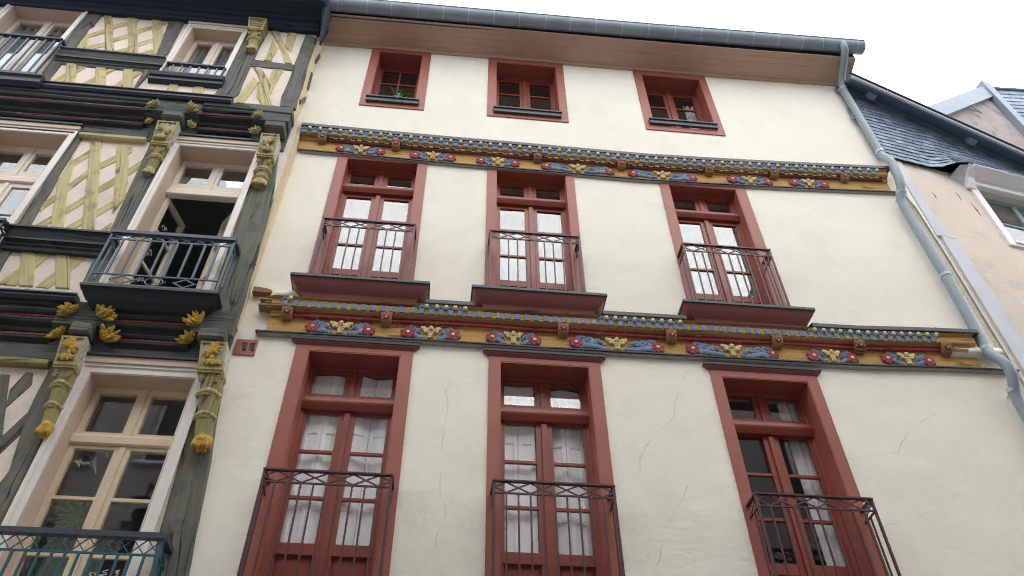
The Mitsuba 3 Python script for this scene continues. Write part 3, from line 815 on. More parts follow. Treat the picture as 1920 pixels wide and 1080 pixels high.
def carved_beam(zf, lines, red, x0, x1, xd0, xd1, pitch, panels, corbels, skip, ledge, lab, redchain=False):
    (yF, f0, f1), (yR, r0, r1), (yD, d0, d1), (yC, c0, c1) = lines        # frieze, red moulding, dentil fascia, cap: face depth, bottom, top
    rm = r0 + 0.42 * (r1 - r0)
    prof = [(0.0, f0), (yF, f0), (yF, f1 - 0.012), (yF - 0.012, f1), (yR + 0.03, r0), (yR + 0.008, r0 + 0.004), (yR + 0.002, rm - 0.006), (yR + 0.014, rm), (yR, rm + 0.012),
            (yR - 0.012, r1 - 0.01), (yR - 0.004, r1), (yR - 0.02, d0 - 0.012), (yD + 0.01, d0 - 0.008), (yD, d0), (yD - 0.008, d1), (yD - 0.004, d1 + 0.004), (yD + 0.012, (d1 + c0) / 2), (yD - 0.004, c0 - 0.004),
            (yC + 0.015, c0), (0.0, c0 + 0.02)]
    mesh, uv = sweep(prof, xs_of(x0, x1, 0.1), zf, 0.008, 3)
    bk = key_for(TH + '__carved_beam')
    scene[bk] = shape(mesh, 'ochre_wood', False, uv)
    labels[bk] = {'label': lab}
    # the two painted rolls, interrupted by the little carved blocks
    edges = [x0 + 0.1] + [c for c in corbels] + ([xd1] if corbels[-1] < xd1 - 0.25 else [])
    if len(corbels) and corbels[0] - x0 < 0.5:
        edges = edges[1:]
    for p, q in zip(edges[:-1], edges[1:]):
        for za, zb, yy in ((r0 + 0.001, rm - 0.004, yR + 0.006), (rm + 0.012, r1 - 0.004, yR - 0.006)):
            zm, hh = (za + zb) / 2, (zb - za) / 2
            pr = [(yy + 0.02, zm - hh), (yy, zm - hh * 0.95), (yy - 0.014, zm - 0.4 * hh), (yy - 0.017, zm + 0.2 * hh), (yy - 0.008, zm + 0.9 * hh), (yy + 0.02, zm + hh)]
            mesh, uv = sweep(pr, xs_of(p + 0.055, q - 0.055, 0.08), zf, 0.006, 5)
            put(bk, 'red_moulding', mesh, red, 40)
        if redchain:
            n = int((q - p - 0.14) / 0.105)
            ch = B()
            for i in range(n):
                x = p + 0.09 + (i + 0.5) * (q - p - 0.18) / n
                zz = zf(x) + rm + 0.004
                if i % 2:
                    ch.ball((x, yR - 0.022, zz), (0.036, 0.012, 0.012), 1)
                else:
                    pts = [(x - 0.055 + 0.11 * t / 8, yR - 0.024, zz + 0.017 * math.sin(t / 8 * 2 * PI)) for t in range(9)]
                    ch.tube(pts, 0.006, 5)
            put(bk, 'carved_chain', ch.mesh(), 'crimson' if False else 'bead_cream')
    nd = int((xd1 - xd0) / pitch)
    dw = pitch * 0.55
    base = B().rings([[[-dw / 2, 0.01, d0 - d0], [dw / 2, 0.01, 0], [dw / 2, -0.012, 0], [-dw / 2, -0.012, 0]], [[-dw / 2, 0.01, d1 - d0 - 0.003], [dw / 2, 0.01, d1 - d0 - 0.003], [dw / 2, -0.02, d1 - d0 - 0.003], [-dw / 2, -0.02, d1 - d0 - 0.003]]]).mesh()
    dd = shape(base, 'beam_blue')
    br = min(0.026, pitch * 0.26)
    bb = shape(B().ball((0, 0, 0), (br, 0.024, br), 2, 0.1, 4).mesh(), 'bead_cream', True)
    dart = B()
    for s in (-1, 1):
        dart.bar((s * pitch * 0.22, 0, -0.02), (0, -0.004, 0.018), 0.018, 0.02)
        dart.ball((s * pitch * 0.3, 0.002, -0.02), (0.016, 0.014, 0.012), 1)
    dart.ball((0, -0.004, 0), (0.014, 0.018, 0.02), 1)
    da = shape(dart.mesh(), 'beam_blue')
    zb = d1 + 0.42 * (c0 - d1)
    for i in range(nd):
        x = xd0 + i * pitch + RNG.normal(0, 0.003)
        again(bk, 'dentil', dd, T().translate([x, yD, zf(x) + d0 - 0.006]).rotate([0, 1, 0], float(RNG.normal(0, 1.2))).scale([1, 1, 1.06]))
        xb = x + 0.5 * pitch
        if any(a < xb < b for a, b in skip):
            continue
        again(bk, 'bead', bb, T().translate([xb, yD - 0.022, zf(x) + zb + 0.004]))
        again(bk, 'leaf_dart', da, T().translate([x, yD - 0.016, zf(x) + zb + 0.002]))
    hP = f1 - f0
    for i, (p0, p1) in enumerate(panels):
        w = p1 - p0
        zc = zf((p0 + p1) / 2) + (f0 + f1) / 2
        h = hP * 0.94
        r = min(0.078, h * 0.46)
        # recessed panel margin: raised fillet round the carved field
        put(bk, 'panel_fillet', B().box(p0 - 0.03, p1 + 0.03, yF - 0.008, yF + 0.01, zc + h * 0.5 - 0.006, zc + h * 0.5 + 0.008).mesh(), 'ochre_wood')
        for s, xx in ((1, p0 + r), (-1, p1 - r)):
            b = B()
            rosette(b, (xx, zc - 0.1 * h), r, yF - 0.008, 11 * i + 3 + s)
            put(bk, 'flower', b.mesh(), 'crimson')
            put(bk, 'flower_centre', B().ball((xx, yF - 0.024, zc - 0.1 * h), (0.3 * r, 0.016, 0.3 * r), 1).mesh(), 'carved_cream')
            b = B()
            scroll_leaf(b, xx, (p0 + p1) / 2 - s * 0.09 * (w / 0.7) ** 0.5, zc, h, yF - 0.002, 0.02, 17 * i + s)
            put(bk, 'leaf_spray', b.mesh(), 'beam_blue')
        b = B()
        cherub(b, (p0 + p1) / 2, zc, min(0.24, 0.3 * w + 0.03), h, yF - 0.004, 5 * i)
        put(bk, 'winged_head', b.mesh(), 'carved_cream')
    for i, c in enumerate(corbels):
        zz = zf(c) + r0
        b = B()
        cw, hh = 0.052, (r1 - r0)
        b.rings([[[c - cw * s, yF, zz + z], [c + cw * s, yF, zz + z], [c + cw * s, yR - p, zz + z], [c - cw * s, yR - p, zz + z]] for s, p, z in ((0.75, 0.0, -0.045), (0.95, 0.03, -0.03), (1, 0.05, 0.0), (1.0, 0.055, hh * 0.6), (1.15, 0.06, hh), (1.15, 0.06, hh + 0.02))])
        kb = put(bk, 'block', b.mesh(), 'rough_wood')
        b = B()
        for s in (-1, 1):
            b.ball((c + s * 0.018, yR - 0.054, zz + hh * 0.45), (0.02, 0.012, 0.03), 1, 0.2, i)
        b.ball((c, yR - 0.052, zz + hh * 0.2), (0.03, 0.012, 0.02), 1, 0.2, i + 5)
        put(bk, 'block_flower', b.mesh(), 'crimson' if i in (1, 2, 3) else 'maroon')
        put(bk, 'block_point', B().rings([[[c + 0.008 * math.cos(t), yR - 0.066, zz + hh * 0.1 + 0.008 * math.sin(t)] for t in (0, 2.1, 4.2)], [[c, yR - 0.07, zz + hh * 0.35]] * 3]).mesh(), 'bead_cream')
    cuts = [xd0 - 0.05] + [e for a, b in skip for e in (a, b)] + [x1 + 0.06]
    for a, b in zip(cuts[::2], cuts[1::2]):
        if b - a < 0.3:
            continue
        mesh, uv = sweep([(0.0, c1 + 0.05), (yC, c1), (yC, c0 + 0.006), (yC + 0.008, c0), (yC + 0.02, c0 + 0.004), (0.0, c0 + 0.02)], xs_of(a, b, 0.12), zf, 0.008, 8)
        put(bk, 'cap_flashing', mesh, 'flashing')
    l0, l1, ly, lz0, lz1 = ledge
    mesh, uv = sweep([(0.0, lz1 + 0.014), (ly, lz1), (ly - 0.003, lz1 - 0.006), (ly - 0.002, lz1 - 0.017), (ly + 0.006, lz1 - 0.017), (0.0, lz1 - 0.004)], xs_of(l0, l1, 0.12), zf, 0.008, 9)
    put(bk, 'base_flashing', mesh, 'flashing')
    mesh, uv = sweep([(0.0, lz1 - 0.006), (ly + 0.013, lz1 - 0.018), (ly + 0.016, lz0 + 0.006), (0.0, lz0)], xs_of(l0 + 0.02, l1 - 0.02, 0.12), zf, 0.006, 10)
    put(bk, 'base_board', mesh, 'weathered_grey')
    return bk


SHELVES = [(-1.56, -0.25), (0.25, 1.6), (2.5, 3.88)]
b1 = carved_beam(ZB1, ((-0.04, 7.0, 7.195), (-0.075, 7.19, 7.262), (-0.13, 7.285, 7.35), (-0.18, 7.392, 7.447)), 'crimson', -1.79, 5.72, -1.66, 5.42, 0.0984,
                 [(-1.43, -0.72), (-0.48, 0.13), (0.372, 0.962), (1.235, 2.245), (2.461, 3.471), (3.765, 4.34), (4.587, 5.2)], [-1.62, -0.632, 1.18, 2.32, 3.465, 4.37, 5.36], SHELVES,
                 (-1.89, 6.12, -0.06, 6.962, 7.002), 'lower carved beam with blue dentils, red rolls and flower panels on ochre')
b2 = carved_beam(ZB2, ((-0.04, 10.1, 10.275), (-0.075, 10.275, 10.36), (-0.13, 10.345, 10.397), (-0.17, 10.437, 10.5)), 'maroon', -2.06, 5.86, -2.02, 5.84, 0.13,
                 [(-1.599, -0.95), (-0.651, -0.05), (0.196, 0.79), (1.05, 2.04), (2.2, 3.15), (3.549, 4.19), (4.41, 4.98)], [-1.78, -0.838, 1.01, 2.125, 3.315, 4.22, 5.22], [],
                 (-2.04, 5.95, -0.05, 10.055, 10.09), 'upper carved beam with blue dentils and a dark red chain moulding', True)
# broken ends of the lower beam, and the plastered stretch
b = B()
for k in range(7):
    z = 7.27 + 0.02 * k
    b.box(5.42 + 0.01 * (k % 3), 5.60 + 0.035 * ((k * 5) % 4) - 0.02 * k, -0.1 - 0.006 * (k % 2), -0.02, z, z + 0.017)
put(b1, 'splintered_end', b.mesh(), 'rough_wood')
b = B()
for k in range(8):
    z = 7.25 + 0.02 * k
    b.box(-1.83 - 0.03 * ((k * 3) % 4), -1.68, -0.11 - 0.008 * (k % 2), -0.01, z, z + 0.018)
put(b1, 'splintered_end', b.mesh(), 'rough_wood')
mesh, uv = timber([(-2.04, 7.49), (-1.86, 7.505), (-1.84, 7.535), (-1.9, 7.56), (-2.04, 7.575)], -0.07, 0.0, 0.014, 77, 0.02)
put(b1, 'beam_stub', mesh, 'rough_wood', False, uv)
mesh, uv = sweep([(0.0, 7.15), (-0.06, 7.16), (-0.095, 7.19), (-0.1, 7.23), (-0.08, 7.28), (0.0, 7.33)], xs_of(5.40, 6.02, 0.06), ZB1, 0.02, 2)
put(TH, 'plaster_lump', mesh, 'cream_plaster', 60)
put(TH, 'plaster_lump', B().ball((-1.62, -0.015, 7.49), (0.27, 0.07, 0.075), 3, 0.35, 3).mesh(), 'cream_plaster', True)

# eave: boarded soffit, fascia, gutter, roof ------------------------------------------------
ZE = curve([(-2.3, -0.02), (0, 0.02), (2.6, 0.05), (4.0, 0.075), (6.1, 0.15)])
for k in range(5):
    y0, y1 = -0.005 - 0.09 * k, -0.005 - 0.09 * (k + 1) + 0.0025
    z0, z1 = 13.02 + 0.018 * k, 13.02 + 0.018 * (k + 1)
    mesh, uv = sweep([(y0, z0), (y1, z1), (y1, z1 + 0.02), (y0, z0 + 0.02)], xs_of(-2.2, 6.17, 0.4), ZE, 0.003, k)
    put(TH, 'soffit_board', mesh, 'soffit_paint')
mesh, uv = sweep([(0.01, 12.985), (-0.03, 12.985), (-0.045, 13.0), (-0.045, 13.028), (0.01, 13.025)], xs_of(-2.2, 6.17, 0.3), ZE, 0.003, 4)
put(TH, 'bed_moulding', mesh, 'soffit_paint')
ZG = curve([(-2.3, -0.03), (2.66, 0.06), (6.4, 0.2)])
an = np.linspace(PI, 2 * PI, 13)
yc, zc, rg = -0.535, 13.285, 0.115
gp = [(yc + rg * math.cos(t), zc + rg * 1.1 * math.sin(t)) for t in an]
gp = [(yc - rg - 0.012, zc + 0.006), (yc - rg - 0.012, zc + 0.022), (yc - rg + 0.006, zc + 0.022)] + [(yc + (rg - 0.006) * math.cos(t), zc + (rg - 0.006) * 1.1 * math.sin(t)) for t in an][1:-1] + [(yc + rg, zc + 0.02)] + gp[::-1]
mesh, uv = sweep(gp, xs_of(-2.16, 6.32, 0.5), ZG, 0.004, 1)
gk = put(TH, 'gutter', mesh, 'zinc', 35)
put(TH, 'fascia_board', sweep([(-0.41, 13.11), (-0.43, 13.11), (-0.43, 13.3), (-0.41, 13.3)], xs_of(-2.2, 6.17, 0.6), ZG)[0], 'flashing')
put(gk, 'end_cap', B().prism(Polygon([(0, 0), (0.001, 0), (0.001, 0.001)]), 0, 0.001).rings([[[6.318, p[0], p[1] + ZG(6.32)] for p in gp[13:]], [[6.325, p[0], p[1] + ZG(6.32)] for p in gp[13:]]]).mesh(), 'zinc')
seams = [-1.98, -1.55, -1.18, -0.78, -0.4, -0.02, 0.37, 0.76, 1.17, 1.55, 1.95, 2.36, 2.78, 3.2, 3.62, 4.05, 4.47, 4.88, 5.28, 5.62, 5.95, 6.2]
for x in seams:
    pr = [(yc + (rg + 0.003) * math.cos(t), zc + (rg + 0.003) * 1.1 * math.sin(t)) for t in np.linspace(PI, 1.9 * PI, 9)]
    v, f = [], []
    for (y, z) in pr:
        v += [[x - 0.006, y, z + ZG(x)], [x + 0.006, y, z + ZG(x)]]
    for i in range(len(pr) - 1):
        f += [[2 * i, 2 * i + 1, 2 * i + 3], [2 * i, 2 * i + 3, 2 * i + 2]]
    put(gk, 'seam', (v, f), 'zinc_seam')
roof = B().rings([[[-2.2, -0.5, 13.36], [6.18, -0.5, 13.55], [6.18, 3.6, 16.4], [-2.2, 3.6, 16.4]], [[-2.2, -0.45, 13.42], [6.18, -0.45, 13.6], [6.18, 3.6, 16.48], [-2.2, 3.6, 16.48]]])
roof.box(-2.2, 6.17, 3.55, 3.6, 12.9, 16.4)
put(TH, 'roof', roof.mesh(), 'roof_dark')
put(TH, 'eave_end', B().rings([[[6.172, y, z] for y, z in ((0.3, 13.0), (-0.0, 13.13), (-0.2, 13.19), (-0.44, 13.26), (-0.44, 13.42), (0.3, 13.9))], [[6.187, y, z] for y, z in ((0.3, 13.0), (-0.0, 13.13), (-0.2, 13.19), (-0.44, 13.26), (-0.44, 13.42), (0.3, 13.9))]]).mesh(), 'soffit_paint')

# downpipe
PIPE = [(5.95, -0.6, 13.42), (5.95, -0.6, 13.33), (5.95, -0.57, 13.25), (5.965, -0.47, 13.19), (5.99, -0.24, 13.09), (5.995, -0.12, 12.98), (5.985, -0.1, 12.8), (5.975, -0.1, 11.05), (5.97, -0.12, 10.95), (5.95, -0.2, 10.78), (5.915, -0.24, 10.62), (5.88, -0.235, 10.25), (5.87, -0.2, 10.12),
        (5.85, -0.12, 9.98), (5.845, -0.1, 9.85), (5.86, -0.1, 8.5), (5.825, -0.1, 7.36), (5.82, -0.12, 7.24), (5.835, -0.19, 7.1), (5.845, -0.22, 6.98), (5.85, -0.2, 6.85), (5.845, -0.12, 6.72), (5.845, -0.1, 6.6), (5.85, -0.1, 4.0), (5.85, -0.1, 0.02)]
pp = []
for i in range(len(PIPE) - 1):
    a, b_ = np.array(PIPE[i]), np.array(PIPE[i + 1])
    k = max(1, int(np.linalg.norm(b_ - a) / 0.3))
    pp += [a + (b_ - a) * j / k for j in range(k)]
pp.append(np.array(PIPE[-1]))
pk = put(TH, 'downpipe', B().tube(pp, 0.057, 16).mesh(), 'zinc_pipe', 50)
for (x, y, z) in ((5.985, -0.1, 12.86), (5.975, -0.1, 11.1), (5.865, -0.16, 10.06), (5.86, -0.1, 8.5), (5.825, -0.1, 7.33), (5.845, -0.12, 6.74)):
    c = B().tube([(x, y, z - 0.022), (x, y, z + 0.022)], 0.064, 18)
    c.box(x - 0.008, x + 0.008, y, 0.0, z - 0.008, z + 0.008)
    put(pk, 'collar', c.mesh(), 'zinc_seam', 40)
put(TH, 'cover_strip', B().box(6.06, 6.13, -0.03, -0.001, 0.0, 11.02).mesh(), 'cream_plaster')
put(TH, 'shadow_line', B().tube([(6.02, -0.025, 10.4), (6.03, -0.025, 10.2), (6.06, -0.045, 9.9), (6.085, -0.045, 9.0), (6.085, -0.045, 4.0)], 0.011, 8).mesh(), 'weathered_grey', 50)  # thin grey tube standing in for the shadow line by the strip


# ------------------------------------------------------------------ half timbered house (left)
TM = thing('timber_house', 'half timbered house with yellow braces, dark moulded jetties and gilded carved brackets', 'house')
YT, YM, YL = -0.30, -0.14, -0.02
# window openings: (x0, x1, z0, z1)
OT2, OT1 = (-3.985, -3.265, 11.20, 12.555), (-6.53, -5.56, 10.78, 12.70)
OM2, OM1 = (-3.42, -2.487, 7.22, 9.835), (-5.65, -4.72, 7.22, 9.86)
OL, OL0 = (-3.235, -2.285, 4.20, 6.345), (-5.6, -4.65, 4.20, 6.345)


def infill(x0, x1, z0, z1, y, holes, yb=0.02):
    p = sbox(x0, z0, x1, z1)
    for h in holes:
        p = p.difference(sbox(h[0], h[2], h[1], h[3]))
    return B().prism(p, y, yb).mesh()


def lean(mesh, xr, k, zr):
    """old house: the right hand side leans"""
    return mesh


put(TM, 'wall', infill(-8.5, -2.235, 10.62, 13.0, YT + 0.009, [OT2, OT1]), 'pink_infill', label='pale pink plaster infill of the top storey')
put(TM, 'wall', infill(-8.5, -2.12, 7.05, 10.62, YM + 0.009, [OM2, OM1]), 'pink_infill')
put(TM, 'wall', infill(-8.5, -2.12, 0.0, 7.05, YL + 0.008, [OL, OL0], 0.2), 'pink_infill')
put(TM, 'side_wall', B().box(-2.3, -2.2, YT + 0.03, 0.3, 10.6, 13.0).box(-2.3, -2.07, YM + 0.03, 0.2, 7.0, 10.6).mesh(), 'side_plaster')
for z0, z1, s in ((12.35, 12.5, 0), (11.7, 11.85, 0.06), (11.15, 11.35, -0.05)):
    put(TM, 'side_stud', B().bar((-2.195, -0.1 + s, z0 - 0.1), (-2.195, -0.02 - s, z1 + 0.1), 0.055, 0.03, (1, 0, 0)).mesh(), 'green_timber')
rm = B()
rm.box(-8.5, -2.35, 3.0, 3.1, 0, 13).box(-2.38, -2.33, 0.2, 3.1, 0, 13).box(-8.5, -8.45, 0.02, 3.1, 0, 13)
for z in (3.9, 6.95, 10.4, 12.95):
    rm.box(-8.5, -2.33, 0.03, 3.0, z, z + 0.12)
for x in (-4.6,):
    rm.box(x, x + 0.08, 0.2, 3.0, 0, 13)
put(TM, 'interior', rm.mesh(), 'interior')

TMAT = {'top': {'post': 'grey_timber', 'brace': 'yellow_timber', 'rail': 'grey_timber', 'stud': 'yellow_timber'}}
for i, (kind, yy, lift, poly) in enumerate(TIMBERS):
    fr = {-0.3: YT, -0.14: YM, -0.02: YL}[yy] - 0.007 * lift
    mat = {'post': 'grey_timber' if yy == -0.3 else 'green_timber', 'brace': 'yellow_timber', 'rail': 'grey_timber', 'stud': 'yellow_timber'}[kind]
    if yy == -0.02 and kind == 'brace':
        mat = 'green_timber'
    mesh, uv = timber(poly, fr, {-0.3: YT, -0.14: YM, -0.02: YL}[yy] + 0.03, 0.012 if kind == 'post' else 0.009, i, 0.014 if kind == 'post' else 0.009)
    put(TM, kind, mesh, mat, False, uv)
# more of the front beyond the frame's left edge
for k, (x, y, z0, z1) in enumerate(((-6.85, YT, 10.7, 12.75), (-6.0, YM, 7.2, 10.0), (-7.2, YM, 7.2, 10.0), (-4.35, YL, 4.2, 6.6), (-5.9, YL, 4.2, 6.6))):
    mesh, uv = timber([(x - 0.12, z0), (x + 0.12, z0), (x + 0.12, z1), (x - 0.12, z1)], y - 0.024, y + 0.03, 0.012, 90 + k)
    put(TM, 'post', mesh, 'green_timber', False, uv)

# moulded jetties
XS = lambda a, b: xs_of(a, b, 0.09)
up_prof = [(-0.31, 10.64), (-0.335, 10.60), (-0.335, 10.50), (-0.31, 10.475), (-0.335, 10.45), (-0.342, 10.425), (-0.33, 10.40), (-0.30, 10.385), (-0.295, 10.36), (-0.315, 10.34), (-0.325, 10.315), (-0.31, 10.29), (-0.25, 10.275),
           (-0.225, 10.25), (-0.245, 10.232), (-0.25, 10.215), (-0.235, 10.2), (-0.205, 10.19), (-0.205, 10.165), (-0.225, 10.15), (-0.228, 10.125), (-0.21, 10.105), (-0.175, 10.10), (-0.165, 10.09), (-0.16, 9.89), (0.0, 9.89), (0.0, 10.64)]
lo_prof = [(-0.15, 7.10), (-0.19, 7.06), (-0.185, 7.02), (-0.16, 7.0), (-0.18, 6.98), (-0.185, 6.955), (-0.17, 6.935), (-0.14, 6.925), (-0.138, 6.9), (-0.155, 6.885), (-0.165, 6.86), (-0.15, 6.835), (-0.10, 6.825),
           (-0.085, 6.81), (-0.1, 6.795), (-0.105, 6.775), (-0.09, 6.757), (-0.07, 6.75), (-0.07, 6.72), (-0.088, 6.705), (-0.088, 6.68), (-0.06, 6.66), (-0.045, 6.64), (-0.042, 6.43), (0.1, 6.43), (0.1, 7.10)]
for a, b_ in ((-8.5, -3.94), (-3.28, -2.64)):
    mesh, uv = sweep(up_prof, XS(a, b_), lambda x: 0, 0.02, 11)
    put(TM, 'moulded_beam', mesh, 'dark_timber', False, uv)
    for y, z, h in ((-0.293, 10.372, 0.011), (-0.203, 10.178, 0.010)):
        put(TM, 'red_stripe', sweep([(y + 0.01, z - h), (y - 0.008, z - h * 0.9), (y - 0.012, z), (y - 0.006, z + h), (y + 0.01, z + h)], XS(a, b_ + 0.02), lambda x: 0, 0.006, 2)[0], 'crimson', 50)
for a, b_ in ((-8.5, -3.70), (-3.19, -2.44)):
    mesh, uv = sweep(lo_prof, XS(a, b_), lambda x: 0, 0.02, 13)
    put(TM, 'moulded_beam', mesh, 'dark_timber', False, uv)
    for y, z, h in ((-0.136, 6.912, 0.012), (-0.068, 6.735, 0.012)):
        put(TM, 'red_stripe', sweep([(y + 0.01, z - h), (y - 0.008, z - h * 0.9), (y - 0.012, z), (y - 0.006, z + h), (y + 0.01, z + h)], XS(a, b_ + 0.02), lambda x: 0, 0.006, 2)[0], 'crimson', 50)
# plain bearing lengths over the brackets, joist ends
for x0, x1, pr in ((-3.96, -3.26, [(-0.318, 10.6), (-0.325, 10.30), (-0.16, 10.25), (-0.15, 9.9), (0, 9.9), (0, 10.6)]), (-2.66, -2.185, [(-0.318, 10.605), (-0.325, 10.30), (-0.16, 10.25), (-0.15, 9.9), (0, 9.9), (0, 10.605)]),
                   (-3.72, -3.17, [(-0.178, 7.09), (-0.175, 6.80), (-0.06, 6.76), (-0.05, 6.44), (0.1, 6.44), (0.1, 7.09)]), (-2.46, -2.085, [(-0.178, 7.09), (-0.175, 6.80), (-0.06, 6.76), (-0.05, 6.44), (0.1, 6.44), (0.1, 7.09)])):
    mesh, uv = sweep(pr, XS(x0, x1), lambda x: 0, 0.016, 21)
    put(TM, 'bearer', mesh, 'fascia_timber', False, uv)
mesh, uv = timber([(-2.66, 10.49), (-2.17, 10.47), (-2.185, 10.63), (-2.9, 10.63)], -0.335, -0.1, 0.01, 61)
put(TM, 'bearer', mesh, 'grey_timber', False, uv)
mesh, uv = sweep([(-0.168, 10.085), (-0.172, 9.895), (0, 9.895), (0, 10.085)], XS(-8.5, -3.84), lambda x: 0, 0.01, 31)
put(TM, 'fascia_board', mesh, 'fascia_timber', False, uv)
mesh, uv = sweep([(-0.054, 6.635), (-0.052, 6.435), (0, 6.435), (0, 6.635)], XS(-8.5, -3.57), lambda x: 0, 0.008, 32)
put(TM, 'fascia_board', mesh, 'fascia_timber', False, uv)
mesh, uv = sweep([(-0.054, 6.635), (-0.052, 6.50), (0, 6.50), (0, 6.635)], XS(-3.34, -2.3), lambda x: 0, 0.008, 33)
put(TM, 'fascia_board', mesh, 'fascia_timber', False, uv)
mesh, uv = sweep([(-0.2, 9.89), (-0.2, 9.845), (-0.185, 9.83), (-0.1, 9.83), (-0.1, 9.89)], XS(-4.6, -3.82), lambda x: 0, 0.004, 34)
put(TM, 'fillet', mesh, 'yellow_timber', False, uv)
mesh, uv = sweep([(-0.085, 6.432), (-0.085, 6.385), (-0.07, 6.37), (0.0, 6.37), (0.0, 6.432)], XS(-4.5, -3.62), lambda x: 0, 0.004, 35)
put(TM, 'fillet', mesh, 'olive_timber', False, uv)
for (x0, x1, z0, z1, yf) in ((-3.705, -3.455, 10.165, 10.27, -0.36), (-2.452, -2.205, 10.12, 10.24, -0.36), (-3.505, -3.315, 6.655, 6.805, -0.25), (-2.345, -2.09, 6.68, 6.815, -0.25)):
    mesh, uv = timber([(x0, z0), (x1, z0), (x1, z1), (x0, z1)], yf, 0.0, 0.008, int(100 * z0) % 17, 0.02)
    put(TM, 'joist_end', mesh, 'grey_timber', False, uv)
for i, (x, y, z, s) in enumerate(LEAVES):
    put(TM, 'carved_leaf', relief_leaf((x, z), s * 0.95, i, y - 0.012, -1 if i in (0, 3, 6, 8, 2, 5, 10, 11) else 1), 'gold_paint' if i > 5 else 'olive_gold', True)
# flashings of sills
for x0, x1, y, z0, z1 in ((-5.38, -2.955, -0.375, 10.565, 10.70), (-8.5, -3.60, -0.245, 7.05, 7.15)):
    put(TM, 'sill_flashing', sweep([(0.0, z1 + 0.02), (y, z1), (y - 0.004, z1 - 0.02), (y + 0.015, z1 - 0.03), (y + 0.012, z0 + 0.04), (y - 0.006, z0 + 0.03), (y + 0.02, z0), (0.0, z0)], XS(x0, x1), lambda x: 0, 0.006, 41)[0], 'navy_flashing')
# ledges crossing the braced panels
for x0, x1, y, zt, zb in ((-5.42, -4.045, YT - 0.085, 11.555, 11.245), (-4.60, -3.575, YM - 0.12, 8.06, 7.77)):
    h = zt - zb
    pr = [(y + 0.1, zt + 0.012), (y, zt), (y, zt - 0.02), (y + 0.02, zt - 0.03), (y + 0.05, zb + 0.52 * h), (y + 0.035, zb + 0.5 * h), (y + 0.035, zb + 0.38 * h), (y + 0.06, zb + 0.33 * h), (y + 0.055, zb + 0.2 * h), (y + 0.075, zb + 0.16 * h), (y + 0.08, zb), (y + 0.16, zb), (y + 0.16, zt)]
    mesh, uv = sweep(pr, XS(x0, x1), lambda x: (x - x0) * -0.012, 0.006, 43)
    put(TM, 'moulded_ledge', mesh, 'dark_timber' if zt < 10 else 'fascia_timber', False, uv)
    put(TM, 'ledge_flashing', sweep([(y + 0.1, zt + 0.018), (y - 0.006, zt + 0.004), (y - 0.006, zt - 0.022), (y + 0.004, zt - 0.022)] + [(y + 0.1, zt + 0.013)], XS(x0, x1), lambda x: (x - x0) * -0.012, 0.003, 44)[0], 'navy_flashing')
    put(TM, 'ledge_flashing', sweep([(y + 0.034, zb + 0.46 * h), (y + 0.02, zb + 0.45 * h), (y + 0.022, zb + 0.37 * h), (y + 0.036, zb + 0.37 * h)], XS(x0, x1), lambda x: (x - x0) * -0.012, 0.003, 45)[0], 'navy_flashing')


